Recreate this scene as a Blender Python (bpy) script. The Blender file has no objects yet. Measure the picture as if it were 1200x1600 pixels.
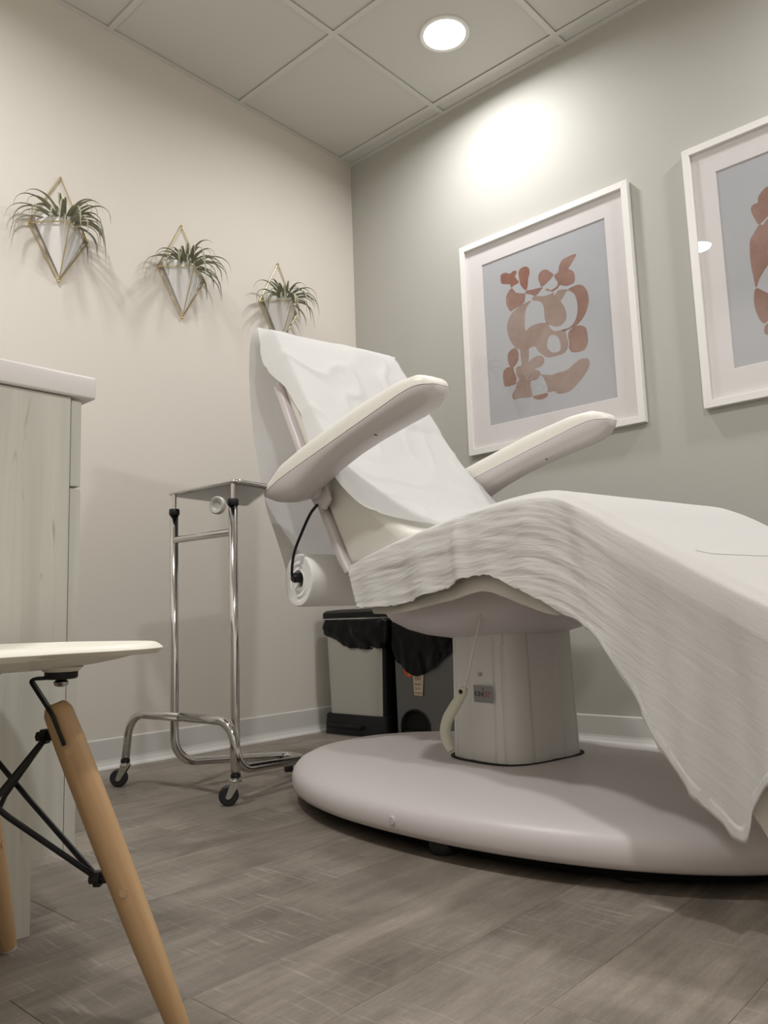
import bpy, bmesh, math, random
from math import sin, cos, pi, radians, sqrt
from mathutils import Vector, Matrix, noise
from mathutils.geometry import tessellate_polygon

random.seed(7)
SC = bpy.context.scene
COL = SC.collection

# ------------------------------------------------------------------ camera
cam_d = bpy.data.cameras.new('camera')
cam = bpy.data.objects.new('camera', cam_d)
COL.objects.link(cam)
cam_d.sensor_fit = 'VERTICAL'
cam_d.sensor_height = 36.0
cam_d.lens = 36.0 * 1239.9 / 1600.0
cam_d.clip_start = 0.02
R_ = Vector((0.67216, -0.73963, -0.03412))
F_ = Vector((0.73663, 0.66336, 0.13132))
R_ = (R_ - F_ * R_.dot(F_) / F_.length_squared).normalized()
F_.normalize()
U_ = R_.cross(F_)
cam.matrix_world = Matrix(((R_.x, U_.x, -F_.x, -2.67706), (R_.y, U_.y, -F_.y, -2.55550),
                           (R_.z, U_.z, -F_.z, 0.47385), (0, 0, 0, 1)))
SC.camera = cam

# ------------------------------------------------------------------ world, exposure
w = bpy.data.worlds.new('world'); SC.world = w; w.use_nodes = True
w.node_tree.nodes['Background'].inputs[0].default_value = (0.8, 0.85, 0.9, 1)
w.node_tree.nodes['Background'].inputs[1].default_value = 0.05
SC.view_settings.view_transform = 'Standard'
SC.view_settings.look = 'None'
SC.view_settings.gamma = 1
SC.view_settings.use_curve_mapping = False
SC.view_settings.exposure = 0.0
LAMP_POWER = 17.2
LAMP_SPREAD = radians(168)
LAMP_STRENGTH = 9.0
LAMP_COLOR = (1.0, 0.99, 1.0)

# ------------------------------------------------------------------ materials
def mat(name, color, rough=0.5, metal=0.0, spec=0.5, bump=0.0, bscale=200.0, var=0.0, vscale=6.0, stretch=(1, 1, 1), coat=0.0, sheen=0.0):
    m = bpy.data.materials.new(name); m.use_nodes = True
    nt = m.node_tree; b = nt.nodes['Principled BSDF']
    b.inputs['Base Color'].default_value = (*color, 1)
    b.inputs['Roughness'].default_value = rough
    b.inputs['Metallic'].default_value = metal
    b.inputs['Specular IOR Level'].default_value = spec
    if coat: b.inputs['Coat Weight'].default_value = coat
    if sheen:
        b.inputs['Sheen Weight'].default_value = sheen
    tc = nt.nodes.new('ShaderNodeTexCoord'); mp = nt.nodes.new('ShaderNodeMapping')
    mp.inputs['Scale'].default_value = stretch
    nt.links.new(tc.outputs['Object'], mp.inputs[0])
    if bump:
        n = nt.nodes.new('ShaderNodeTexNoise'); n.inputs['Scale'].default_value = bscale; n.inputs['Detail'].default_value = 3
        nt.links.new(mp.outputs[0], n.inputs['Vector'])
        bp = nt.nodes.new('ShaderNodeBump'); bp.inputs['Strength'].default_value = bump; bp.inputs['Distance'].default_value = 0.002
        nt.links.new(n.outputs['Fac'], bp.inputs['Height']); nt.links.new(bp.outputs[0], b.inputs['Normal'])
    if var:
        n = nt.nodes.new('ShaderNodeTexNoise'); n.inputs['Scale'].default_value = vscale; n.inputs['Detail'].default_value = 4
        nt.links.new(mp.outputs[0], n.inputs['Vector'])
        r = nt.nodes.new('ShaderNodeValToRGB')
        r.color_ramp.elements[0].position = 0.3; r.color_ramp.elements[1].position = 0.7
        r.color_ramp.elements[0].color = (*[c * (1 - var) for c in color], 1)
        r.color_ramp.elements[1].color = (*[min(1, c * (1 + var)) for c in color], 1)
        nt.links.new(n.outputs['Fac'], r.inputs[0]); nt.links.new(r.outputs[0], b.inputs['Base Color'])
    return m

M = {}
M['wall'] = mat('wall_paint', (0.66, 0.62, 0.555), 0.55, spec=0.25, bump=0.08, bscale=260, var=0.012, vscale=2)
M['wall_green'] = mat('wall_paint_greige', (0.46, 0.452, 0.41), 0.6, spec=0.15, bump=0.08, bscale=260, var=0.012, vscale=2)
M['tile'] = mat('ceiling_tile_board', (0.60, 0.59, 0.545), 0.9, bump=0.12, bscale=500)
M['tbar'] = mat('ceiling_grid_metal', (0.62, 0.61, 0.57), 0.45)
M['cove'] = mat('vinyl_cove_base', (0.60, 0.585, 0.55), 0.22, var=0.02)
M['white_trim'] = mat('white_lamp_trim', (0.8, 0.79, 0.76), 0.35)
M['frame'] = mat('white_frame_lacquer', (0.78, 0.765, 0.735), 0.38, bump=0.05, bscale=120, stretch=(1, 1, 12))
M['matboard'] = mat('mat_board', (0.72, 0.69, 0.68), 0.9)
M['print'] = mat('print_paper', (0.43, 0.44, 0.46), 0.85)
M['plastic'] = mat('mauve_white_plastic', (0.60, 0.555, 0.55), 0.38, bump=0.06, bscale=500)
M['vinyl'] = mat('cream_vinyl_upholstery', (0.72, 0.70, 0.63), 0.42, bump=0.1, bscale=600)
M['column'] = mat('column_aluminium_paint', (0.69, 0.685, 0.66), 0.42, bump=0.03)
M['black'] = mat('black_plastic', (0.008, 0.008, 0.009), 0.4, spec=.3)
M['rubber'] = mat('black_rubber', (0.015, 0.015, 0.015), 0.55)
M['void'] = mat('dark_slot', (0.01, 0.009, 0.008), 0.9)
M['chrome'] = mat('chrome', (0.62, 0.61, 0.60), 0.09, metal=1.0, bump=0.02, bscale=40)
M['zinc'] = mat('zinc_plate', (0.62, 0.62, 0.60), 0.25, metal=1.0)
M['brass'] = mat('brass_wire', (0.62, 0.5, 0.27), 0.24, metal=1.0)
M['ceramic'] = mat('white_ceramic', (0.78, 0.775, 0.76), 0.3)
M['counter'] = mat('white_quartz', (0.72, 0.69, 0.68), 0.28, var=0.01)
M['steel_tray'] = mat('tray_steel', (0.34, 0.34, 0.34), 0.35, metal=1.0)
M['seat_shell'] = mat('cream_plastic_shell', (0.78, 0.76, 0.66), 0.38, bump=0.1, bscale=700)
M['knob'] = mat('grey_knob_plastic', (0.42, 0.41, 0.38), 0.4)
M['bin_steel'] = mat('bin_light_panel', (0.52, 0.51, 0.46), 0.4, metal=0.25)
M['bin_grey'] = mat('bin_grey_plastic', (0.17, 0.175, 0.18), 0.38)
M['bag'] = mat('black_bin_bag', (0.006, 0.006, 0.007), 0.2, spec=.22, bump=0.9, bscale=22, stretch=(1, 1, 2.5))
M['note'] = mat('cream_note_paper', (0.74, 0.68, 0.5), 0.9)
M['red_ink'] = mat('red_ink', (0.35, 0.05, 0.04), 0.8)
M['orange'] = mat('orange_sticker', (0.75, 0.13, 0.03), 0.6)
M['ink'] = mat('black_ink', (0.03, 0.03, 0.03), 0.6)
M['plate'] = mat('grey_name_plate', (0.30, 0.30, 0.29), 0.4, metal=0.3)
M['cable'] = mat('white_cable', (0.72, 0.70, 0.66), 0.4)
M['wand'] = mat('cream_wand_plastic', (0.62, 0.62, 0.5), 0.4)
M['hem'] = mat('core_card', (0.5, 0.46, 0.4), 0.9)

# leaves
m = mat('airplant_leaf', (0.27, 0.27, 0.18), 0.6, var=0.25, vscale=30); M['leaf'] = m

# copper print pigment: mottled watercolour
def copper(name, c1, c2):
    m = bpy.data.materials.new(name); m.use_nodes = True; nt = m.node_tree; b = nt.nodes['Principled BSDF']
    b.inputs['Roughness'].default_value = 0.8
    tc = nt.nodes.new('ShaderNodeTexCoord')
    n = nt.nodes.new('ShaderNodeTexNoise'); n.inputs['Scale'].default_value = 9; n.inputs['Detail'].default_value = 6; n.inputs['Roughness'].default_value = 0.7
    nt.links.new(tc.outputs['Object'], n.inputs['Vector'])
    r = nt.nodes.new('ShaderNodeValToRGB'); r.color_ramp.elements[0].position = .35; r.color_ramp.elements[1].position = .68
    r.color_ramp.elements[0].color = (*c1, 1); r.color_ramp.elements[1].color = (*c2, 1)
    nt.links.new(n.outputs['Fac'], r.inputs[0]); nt.links.new(r.outputs[0], b.inputs['Base Color'])
    return m
M['copper_dark'] = copper('copper_pigment_deep', (0.22, 0.09, 0.06), (0.31, 0.15, 0.105))
M['copper_mid'] = copper('copper_pigment', (0.235, 0.122, 0.09), (0.33, 0.205, 0.165))
M['copper_pale'] = copper('copper_pigment_pale', (0.28, 0.19, 0.155), (0.35, 0.265, 0.23))

# wood (beech legs), grain along object z
def wood(name, c1, c2, scale, rough=0.4, fine=60):
    m = bpy.data.materials.new(name); m.use_nodes = True; nt = m.node_tree; b = nt.nodes['Principled BSDF']
    b.inputs['Roughness'].default_value = rough
    tc = nt.nodes.new('ShaderNodeTexCoord'); mp = nt.nodes.new('ShaderNodeMapping'); mp.inputs['Scale'].default_value = scale
    nt.links.new(tc.outputs['Object'], mp.inputs[0])
    n = nt.nodes.new('ShaderNodeTexNoise'); n.inputs['Scale'].default_value = fine; n.inputs['Detail'].default_value = 5; n.inputs['Distortion'].default_value = .4
    nt.links.new(mp.outputs[0], n.inputs['Vector'])
    r = nt.nodes.new('ShaderNodeValToRGB'); r.color_ramp.elements[0].position = .3; r.color_ramp.elements[1].position = .7
    r.color_ramp.elements[0].color = (*c1, 1); r.color_ramp.elements[1].color = (*c2, 1)
    nt.links.new(n.outputs['Fac'], r.inputs[0]); nt.links.new(r.outputs[0], b.inputs['Base Color'])
    bp = nt.nodes.new('ShaderNodeBump'); bp.inputs['Strength'].default_value = .15; bp.inputs['Distance'].default_value = .001
    nt.links.new(n.outputs['Fac'], bp.inputs['Height']); nt.links.new(bp.outputs[0], b.inputs['Normal'])
    return m, nt, b, r, n
M['beech'] = wood('beech_wood', (0.42, 0.255, 0.125), (0.54, 0.355, 0.19), (1, 1, .05))[0]
M['beech_end'] = mat('beech_end', (0.5, 0.33, 0.18), 0.6)
# whitewashed laminate with vertical grain and sparse darker cracks
m, nt, b, r, n = wood('whitewashed_laminate', (0.47, 0.465, 0.41), (0.575, 0.57, 0.51), (1, 1, .035), 0.5, 45)
tc = nt.nodes.new('ShaderNodeTexCoord'); mp = nt.nodes.new('ShaderNodeMapping'); mp.inputs['Scale'].default_value = (1, 1, .16)
nt.links.new(tc.outputs['Object'], mp.inputs[0])
n2 = nt.nodes.new('ShaderNodeTexNoise'); n2.inputs['Scale'].default_value = 38; n2.inputs['Detail'].default_value = 7; n2.inputs['Distortion'].default_value = 1.2
nt.links.new(mp.outputs[0], n2.inputs['Vector'])
r2 = nt.nodes.new('ShaderNodeValToRGB'); r2.color_ramp.elements[0].position = .66; r2.color_ramp.elements[1].position = .80
r2.color_ramp.elements[0].color = (0, 0, 0, 1); r2.color_ramp.elements[1].color = (1, 1, 1, 1)
nt.links.new(n2.outputs['Fac'], r2.inputs[0])
mx = nt.nodes.new('ShaderNodeMixRGB'); mx.inputs[2].default_value = (0.29, 0.275, 0.235, 1)
nt.links.new(r2.outputs[0], mx.inputs[0]); nt.links.new(r.outputs[0], mx.inputs[1]); nt.links.new(mx.outputs[0], b.inputs['Base Color'])
M['laminate'] = m

# floor planks: grain along X, cross saw marks along Y, per plank offset
def plank_mat():
    m = bpy.data.materials.new('grey_oak_vinyl'); m.use_nodes = True; nt = m.node_tree; b = nt.nodes['Principled BSDF']
    L = nt.links.new; N = nt.nodes.new
    geo = N('ShaderNodeNewGeometry'); oi = N('ShaderNodeObjectInfo')
    off = N('ShaderNodeVectorMath'); off.operation = 'MULTIPLY_ADD'
    cmb = N('ShaderNodeCombineXYZ'); L(oi.outputs['Random'], cmb.inputs[0]); L(oi.outputs['Random'], cmb.inputs[2])
    off.inputs[1].default_value = (17, 0, 9); L(cmb.outputs[0], off.inputs[0]); L(geo.outputs['Position'], off.inputs[2])
    def nz(scale, sc, det=5, dist=0.0, rough=.6):
        mp = N('ShaderNodeMapping'); mp.inputs['Scale'].default_value = sc; L(off.outputs[0], mp.inputs[0])
        n = N('ShaderNodeTexNoise'); n.inputs['Scale'].default_value = scale; n.inputs['Detail'].default_value = det
        n.inputs['Distortion'].default_value = dist; n.inputs['Roughness'].default_value = rough
        L(mp.outputs[0], n.inputs['Vector']); return n
    def ramp(src, p0, p1, c0, c1):
        r = N('ShaderNodeValToRGB'); r.color_ramp.elements[0].position = p0; r.color_ramp.elements[1].position = p1
        r.color_ramp.elements[0].color = (*c0, 1); r.color_ramp.elements[1].color = (*c1, 1); L(src, r.inputs[0]); return r
    base = ramp(nz(6, (.5, 1, 1), 6, .6).outputs['Fac'], .28, .72, (0.128, 0.107, 0.084), (0.272, 0.236, 0.195))
    grain = ramp(nz(60, (.07, 1, 1), 5, .3).outputs['Fac'], .3, .7, (.82, .82, .82), (1.14, 1.14, 1.14))
    mg = N('ShaderNodeMixRGB'); mg.blend_type = 'MULTIPLY'; mg.inputs[0].default_value = 1; L(base.outputs[0], mg.inputs[1]); L(grain.outputs[0], mg.inputs[2])
    fine = ramp(nz(420, (.16, 1, 1), 2).outputs['Fac'], .3, .7, (.9, .9, .9), (1.09, 1.09, 1.09))
    mf = N('ShaderNodeMixRGB'); mf.blend_type = 'MULTIPLY'; mf.inputs[0].default_value = 1; L(mg.outputs[0], mf.inputs[1]); L(fine.outputs[0], mf.inputs[2])
    # pale cross-cut saw marks, in patches
    marks = ramp(nz(55, (2.4, .16, 1), 4, .2).outputs['Fac'], .56, .70, (0, 0, 0), (1, 1, 1))
    patch = ramp(nz(3.2, (1, 1, 1), 3).outputs['Fac'], .42, .64, (0, 0, 0), (1, 1, 1))
    mm = N('ShaderNodeMath'); mm.operation = 'MULTIPLY'; L(marks.outputs[0], mm.inputs[0]); L(patch.outputs[0], mm.inputs[1])
    mm2 = N('ShaderNodeMath'); mm2.operation = 'MULTIPLY'; mm2.inputs[1].default_value = .62; L(mm.outputs[0], mm2.inputs[0])
    ms = N('ShaderNodeMixRGB'); ms.inputs[2].default_value = (.40, .37, .33, 1); L(mm2.outputs[0], ms.inputs[0]); L(mf.outputs[0], ms.inputs[1])
    hv = N('ShaderNodeHueSaturation'); L(ms.outputs[0], hv.inputs['Color'])
    mr = N('ShaderNodeMapRange'); mr.inputs[3].default_value = .95; mr.inputs[4].default_value = 1.05; L(oi.outputs['Random'], mr.inputs[0]); L(mr.outputs[0], hv.inputs['Value'])
    L(hv.outputs[0], b.inputs['Base Color'])
    b.inputs['Roughness'].default_value = .5; b.inputs['Specular IOR Level'].default_value = .4
    bp = N('ShaderNodeBump'); bp.inputs['Strength'].default_value = .25; bp.inputs['Distance'].default_value = .001
    L(nz(160, (.1, 1, 1), 4).outputs['Fac'], bp.inputs['Height']); L(bp.outputs[0], b.inputs['Normal'])
    return m
M['plank'] = plank_mat()

# picture glass
def glass_mat():
    m = bpy.data.materials.new('picture_glass'); m.use_nodes = True; nt = m.node_tree
    for nd in list(nt.nodes):
        if nd.type != 'OUTPUT_MATERIAL': nt.nodes.remove(nd)
    out = nt.nodes['Material Output']
    t = nt.nodes.new('ShaderNodeBsdfTransparent'); g = nt.nodes.new('ShaderNodeBsdfGlossy'); g.inputs['Roughness'].default_value = 0.0
    f = nt.nodes.new('ShaderNodeFresnel'); f.inputs['IOR'].default_value = 1.75
    gg = nt.nodes.new('ShaderNodeNewGeometry'); iv = nt.nodes.new('ShaderNodeMath'); iv.operation = 'SUBTRACT'; iv.inputs[0].default_value = 1.0; nt.links.new(gg.outputs['Backfacing'], iv.inputs[1])
    ml = nt.nodes.new('ShaderNodeMath'); ml.operation = 'MULTIPLY'; nt.links.new(f.outputs[0], ml.inputs[0]); nt.links.new(iv.outputs[0], ml.inputs[1])
    mx = nt.nodes.new('ShaderNodeMixShader')
    nt.links.new(ml.outputs[0], mx.inputs[0]); nt.links.new(t.outputs[0], mx.inputs[1]); nt.links.new(g.outputs[0], mx.inputs[2])
    nt.links.new(mx.outputs[0], out.inputs[0]); return m
M['glass'] = glass_mat()

def emit(name, color, s):
    m = bpy.data.materials.new(name); m.use_nodes = True; nt = m.node_tree
    b = nt.nodes['Principled BSDF']; b.inputs['Base Color'].default_value = (.9, .9, .9, 1)
    b.inputs['Emission Color'].default_value = (*color, 1); b.inputs['Emission Strength'].default_value = s
    return m
M['lamp'] = emit('led_diffuser', LAMP_COLOR, LAMP_STRENGTH)

# cloths: UV based crinkle (u along the bed, v across), part translucent
def cloth(name, color, crink=.6, weave=.3, trans=.15, su=14, sv=150, rough=.9, fade=None):
    m = bpy.data.materials.new(name); m.use_nodes = True; nt = m.node_tree; b = nt.nodes['Principled BSDF']; L = nt.links.new; N = nt.nodes.new
    b.inputs['Base Color'].default_value = (*color, 1); b.inputs['Roughness'].default_value = rough; b.inputs['Specular IOR Level'].default_value = .2
    uv = N('ShaderNodeUVMap'); mp = N('ShaderNodeMapping'); mp.inputs['Scale'].default_value = (su, sv, 1); L(uv.outputs[0], mp.inputs[0])
    n = N('ShaderNodeTexNoise'); n.inputs['Scale'].default_value = 1; n.inputs['Detail'].default_value = 4; n.inputs['Distortion'].default_value = .5; L(mp.outputs[0], n.inputs['Vector'])
    n3 = N('ShaderNodeTexNoise'); n3.inputs['Scale'].default_value = 700; n3.inputs['Detail'].default_value = 2; L(uv.outputs[0], n3.inputs['Vector'])
    b1 = N('ShaderNodeBump'); b1.inputs['Strength'].default_value = crink; b1.inputs['Distance'].default_value = .003; L(n.outputs['Fac'], b1.inputs['Height'])
    if fade:   # crinkle dies out towards the foot end, where the cloth is smoother
        sx_ = N('ShaderNodeSeparateXYZ'); L(uv.outputs[0], sx_.inputs[0]); mr = N('ShaderNodeMapRange'); L(sx_.outputs[0], mr.inputs[0])
        mr.inputs[1].default_value = fade[0]; mr.inputs[2].default_value = fade[1]; mr.inputs[3].default_value = crink; mr.inputs[4].default_value = crink * .25; L(mr.outputs[0], b1.inputs['Strength'])
    b2 = N('ShaderNodeBump'); b2.inputs['Strength'].default_value = weave; b2.inputs['Distance'].default_value = .001; L(n3.outputs['Fac'], b2.inputs['Height']); L(b1.outputs[0], b2.inputs['Normal'])
    L(b2.outputs[0], b.inputs['Normal'])
    t = N('ShaderNodeBsdfTranslucent'); t.inputs[0].default_value = (*color, 1); L(b2.outputs[0], t.inputs['Normal'])
    mx = N('ShaderNodeMixShader'); mx.inputs[0].default_value = trans; L(b.outputs[0], mx.inputs[1]); L(t.outputs[0], mx.inputs[2])
    L(mx.outputs[0], nt.nodes['Material Output'].inputs[0]); return m
M['muslin'] = cloth('white_cotton_muslin', (0.59, 0.575, 0.55), .7, .45, .10, 16, 130, fade=(.68, .95))
M['sheet'] = cloth('cream_cotton_sheet', (0.72, 0.69, 0.63), .3, .3, .15, 20, 60)
M['paper'] = cloth('exam_tissue_paper', (0.78, 0.775, 0.76), .3, .15, .42, 30, 30, .6)
M['paper_roll'] = mat('exam_paper_roll', (0.86, 0.855, 0.83), 0.8, bump=.15, bscale=60, stretch=(1, .1, 1))

# ------------------------------------------------------------------ mesh helpers
def link(o, parent=None):
    COL.objects.link(o)
    if parent: o.parent = parent
    return o
def obj(name, me, m, parent=None, smooth=None):
    if isinstance(me, bmesh.types.BMesh):
        bm = me; me = bpy.data.meshes.new(name); bm.normal_update(); bm.to_mesh(me); bm.free()
    if m is not None: me.materials.clear(); me.materials.append(M[m] if isinstance(m, str) else m)
    o = bpy.data.objects.new(name, me)
    if smooth is not None:
        for p in me.polygons: p.use_smooth = True
        if smooth < 180:
            me.set_sharp_from_angle(angle=radians(smooth))
    return link(o, parent)
def thing(name, label, cat, loc=(0, 0, 0), rz=0, group=None):
    o = bpy.data.objects.new(name, None); COL.objects.link(o); o.location = loc; o.rotation_euler = (0, 0, rz)
    o.empty_display_size = .05
    o['label'] = label; o['category'] = cat
    if group: o['group'] = group
    return o
def tag(o, label, cat, group=None):
    o['label'] = label; o['category'] = cat
    if group: o['group'] = group
    return o
def struct(o): o['kind'] = 'structure'; return o
def BM(): return bmesh.new()
def box(bm, x0, x1, y0, y1, z0, z1, mtx=None):
    vs = [bm.verts.new(v) for v in ((x0, y0, z0), (x1, y0, z0), (x1, y1, z0), (x0, y1, z0), (x0, y0, z1), (x1, y0, z1), (x1, y1, z1), (x0, y1, z1))]
    if mtx:
        for v in vs: v.co = mtx @ v.co
    for f in ((0, 3, 2, 1), (4, 5, 6, 7), (0, 1, 5, 4), (1, 2, 6, 5), (2, 3, 7, 6), (3, 0, 4, 7)):
        bm.faces.new([vs[i] for i in f])
    return bm
def bev(bm, w, seg=2):
    bmesh.ops.bevel(bm, geom=bm.edges[:] , offset=w, segments=seg, profile=.5, affect='EDGES'); return bm
def rbox(x0, x1, y0, y1, z0, z1, w=.002, seg=2):
    return bev(box(BM(), x0, x1, y0, y1, z0, z1), w, seg)
def smooth_path(pts, n=6, closed=False):
    P = [Vector(p) for p in pts]; out = []
    k = len(P)
    rng = range(k if closed else k - 1)
    for i in rng:
        if closed: p0, p1, p2, p3 = P[i - 1], P[i], P[(i + 1) % k], P[(i + 2) % k]
        else: p0, p1, p2, p3 = P[max(0, i - 1)], P[i], P[i + 1], P[min(k - 1, i + 2)]
        for j in range(n):
            t = j / n
            out.append(.5 * ((2 * p1) + (p2 - p0) * t + (2 * p0 - 5 * p1 + 4 * p2 - p3) * t * t + (3 * p1 - p0 - 3 * p2 + p3) * t ** 3))
    if not closed: out.append(P[-1])
    return out
def fillet(pts, r, n=6):
    P = [Vector(p) for p in pts]; out = [P[0]]
    for i in range(1, len(P) - 1):
        a, b, c = P[i - 1], P[i], P[i + 1]
        rr = r[i] if isinstance(r, (list, tuple)) else r
        d1 = (a - b).normalized(); d2 = (c - b).normalized()
        s = min(rr, (a - b).length * .49, (c - b).length * .49)
        p0, p2 = b + d1 * s, b + d2 * s
        for j in range(n + 1):
            t = j / n; out.append((1 - t) ** 2 * p0 + 2 * t * (1 - t) * (b * .75 + (p0 + p2) * .125) + t * t * p2)
    out.append(P[-1]); return out
def tube(bm, pts, r, seg=12, cap=True):
    pts = [Vector(p) for p in pts]; n = len(pts)
    rad = r if isinstance(r, (list, tuple)) else [r] * n
    t0 = (pts[1] - pts[0]).normalized()
    up = Vector((0, 0, 1)) if abs(t0.z) < .9 else Vector((1, 0, 0))
    nrm = (up - t0 * up.dot(t0)).normalized(); rings = []
    for i in range(n):
        t = (pts[min(i + 1, n - 1)] - pts[max(i - 1, 0)]).normalized()
        nrm = (nrm - t * nrm.dot(t)).normalized(); bn = t.cross(nrm)
        rings.append([bm.verts.new(pts[i] + (nrm * cos(2 * pi * k / seg) + bn * sin(2 * pi * k / seg)) * rad[i]) for k in range(seg)])
    for a, b in zip(rings, rings[1:]):
        for k in range(seg): bm.faces.new((a[k], a[(k + 1) % seg], b[(k + 1) % seg], b[k]))
    if cap:
        bm.faces.new(rings[0][::-1]); bm.faces.new(rings[-1])
    return bm
def loft(bm, rings, cap=True):
    R = [[bm.verts.new(p) for p in r] for r in rings]; n = len(R[0])
    for a, b in zip(R, R[1:]):
        for k in range(n): bm.faces.new((a[k], a[(k + 1) % n], b[(k + 1) % n], b[k]))
    if cap: bm.faces.new(R[0][::-1]); bm.faces.new(R[-1])
    return bm
def lathe(bm, prof, seg=32, mtx=None):
    rings = [[Vector((r * cos(2 * pi * k / seg), r * sin(2 * pi * k / seg), z)) for k in range(seg)] for r, z in prof]
    if mtx: rings = [[mtx @ p for p in r] for r in rings]
    return loft(bm, rings)
def superel(a, b, n, seg, cx=0, cy=0):
    out = []
    for k in range(seg):
        t = 2 * pi * k / seg; c, s = cos(t), sin(t)
        out.append((cx + a * math.copysign(abs(c) ** (2 / n), c), cy + b * math.copysign(abs(s) ** (2 / n), s)))
    return out
def extrude_poly(poly, y0, y1, w=0.0, seg=3):
    """polygon in x,z extruded in y; rims bevelled"""
    bm = BM()
    a = [bm.verts.new((x, y0, z)) for x, z in poly]; b = [bm.verts.new((x, y1, z)) for x, z in poly]
    n = len(poly); rim = []
    f1 = bm.faces.new(a); f2 = bm.faces.new(b[::-1])
    for k in range(n): bm.faces.new((a[k], b[k], b[(k + 1) % n], a[(k + 1) % n]))
    bmesh.ops.recalc_face_normals(bm, faces=bm.faces[:])
    if w:
        rim = list({e for f in (f1, f2) for e in f.edges})
        bmesh.ops.bevel(bm, geom=rim, offset=w, segments=seg, profile=.5, affect='EDGES')
    return bm
def catmull2(pts, n=5, closed=False):
    return [(p.x, p.y) for p in smooth_path([(x, y, 0) for x, y in pts], n, closed)]
def interp(x, tab):
    if x <= tab[0][0]: return tab[0][1:]
    for a, b in zip(tab, tab[1:]):
        if x <= b[0]:
            t = (x - a[0]) / (b[0] - a[0]); return tuple(p + (q - p) * t for p, q in zip(a[1:], b[1:]))
    return tab[-1][1:]
def text_obj(name, body, size, m, mtx, parent, extrude=.0002, align='CENTER'):
    cu = bpy.data.curves.new(name, 'FONT'); cu.body = body; cu.size = size; cu.extrude = extrude; cu.align_x = align; cu.align_y = 'CENTER'
    cu.space_line = .85
    t = bpy.data.objects.new(name, cu); COL.objects.link(t)
    dg = bpy.context.evaluated_depsgraph_get(); me = bpy.data.meshes.new_from_object(t.evaluated_get(dg))
    bpy.data.objects.remove(t); me.transform(mtx)
    return obj(name, me, m, parent)
def dup(root, loc=None, rz=None, label=None):
    r = root.copy(); COL.objects.link(r)
    if loc is not None: r.location = loc
    if rz is not None: r.rotation_euler = (0, 0, rz)
    if label: r['label'] = label
    for ch in list(root.children):
        c = ch.copy(); COL.objects.link(c); c.parent = r
        for g in ch.children:
            d = g.copy(); COL.objects.link(d); d.parent = c
    return r

# ================================================================== THE ROOM
CH = 2.706
RX, RY = -2.93, -3.75
def struct_box(name, m, *a):
    return struct(obj(name, box(BM(), *a), m))
wl_ = struct_box('wall_left', 'wall', RX - .1, .1, 0, .1, 0, CH + .1)
wr_ = struct_box('wall_right', 'wall_green', 0, .1, RY - .1, 0, 0, CH + .1)
struct_box('wall_rear', 'wall', RX - .1, RX, RY - .1, 0, 0, CH + .1)
struct_box('wall_front', 'wall', RX, 0, RY - .1, RY, 0, CH + .1)

# floor: screed with real planks laid along X, joints recessed
fl = struct_box('floor', 'void', RX, 0, RY, 0, -.05, -.0035)
PW, PL = .1835, 1.2192
row = 0
y_top = -1.445 + 8 * PW
y = y_top
starts = {}
def plank_start(r):
    # end joints seen in the photograph fix three rows, the others are staggered
    fixed = {4: -1.599, 8: -2.20, 9: -2.049}
    if r in fixed: return fixed[r]
    return RX + ((r * 0.437 + .13) % 1) * PL
pl_cache = {}
r = 0
while True:
    ya, yb = y_top - r * PW, y_top - (r + 1) * PW
    if ya <= RY: break
    ya2, yb2 = min(ya, 0), max(yb, RY)
    if ya2 > yb2:
        s = plank_start(r)
        while s > RX: s -= PL
        while s < 0:
            xa, xb = max(s, RX), min(s + PL, 0)
            if xb - xa > .02:
                bm = box(BM(), xa + .0002, xb - .0002, yb2 + .0002, ya2 - .0002, -.003, 0)
                top = [e for e in bm.edges if all(abs(v.co.z) < 1e-5 for v in e.verts)]
                bmesh.ops.bevel(bm, geom=top, offset=.0006, segments=1, affect='EDGES')
                obj('floor_plank', bm, 'plank', fl)
            s += PL
    r += 1

# cove base
def cove(name, axis, a0, a1):
    prof = [(0, .100), (-.0035, .0985), (-.0045, .095), (-.0045, .032), (-.006, .024), (-.0105, .013), (-.0165, .0055), (-.0185, .0015), (-.0185, 0), (0, 0)]
    bm = BM()
    f = (lambda a, d, z: (a, d, z)) if axis == 'x' else (lambda a, d, z: (d, a, z))
    A = [bm.verts.new(f(a0, d, z)) for d, z in prof]; B = [bm.verts.new(f(a1, d, z)) for d, z in prof]
    n = len(prof); bm.faces.new(A); bm.faces.new(B[::-1])
    for k in range(n): bm.faces.new((A[k], B[k], B[(k + 1) % n], A[(k + 1) % n]))
    bmesh.ops.recalc_face_normals(bm, faces=bm.faces[:])
    return struct(obj(name, bm, 'cove'))
cove('baseboard_left', 'x', -2.0, 0)
cove('baseboard_right', 'y', RY, -.005)

# ceiling: slab, lay-in grid and tiles
ce = struct_box('ceiling', 'tile', RX, 0, RY, 0, CH + .03, CH + .1)
G = .6096
gx = [-.0856 - G * k for k in range(5)]
gy = [-.5928 - G * k for k in range(6)]
xs = [0] + [g for g in gx if g > RX] + [RX]
ys = [0] + [g for g in gy if g > RY] + [RY]
hb = .012
for g in xs[1:-1]:
    obj('grid_bar', box(BM(), g - hb, g + hb, RY, 0, CH - .004, CH - .0022), 'tbar', ce)
for g in ys[1:-1]:
    for xa, xb in zip(xs, xs[1:]):
        obj('grid_bar', box(BM(), xb + hb, xa - hb, g - hb, g + hb, CH - .004, CH - .0022), 'tbar', ce)
for a in ((RX, 0, -.022, 0), (RX, 0, RY, RY + .022), (-.022, 0, RY + .022, -.022), (RX, RX + .022, RY + .022, -.022)):
    obj('wall_angle', box(BM(), *a, CH - .003, CH - .0012), 'tbar', ce)
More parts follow.
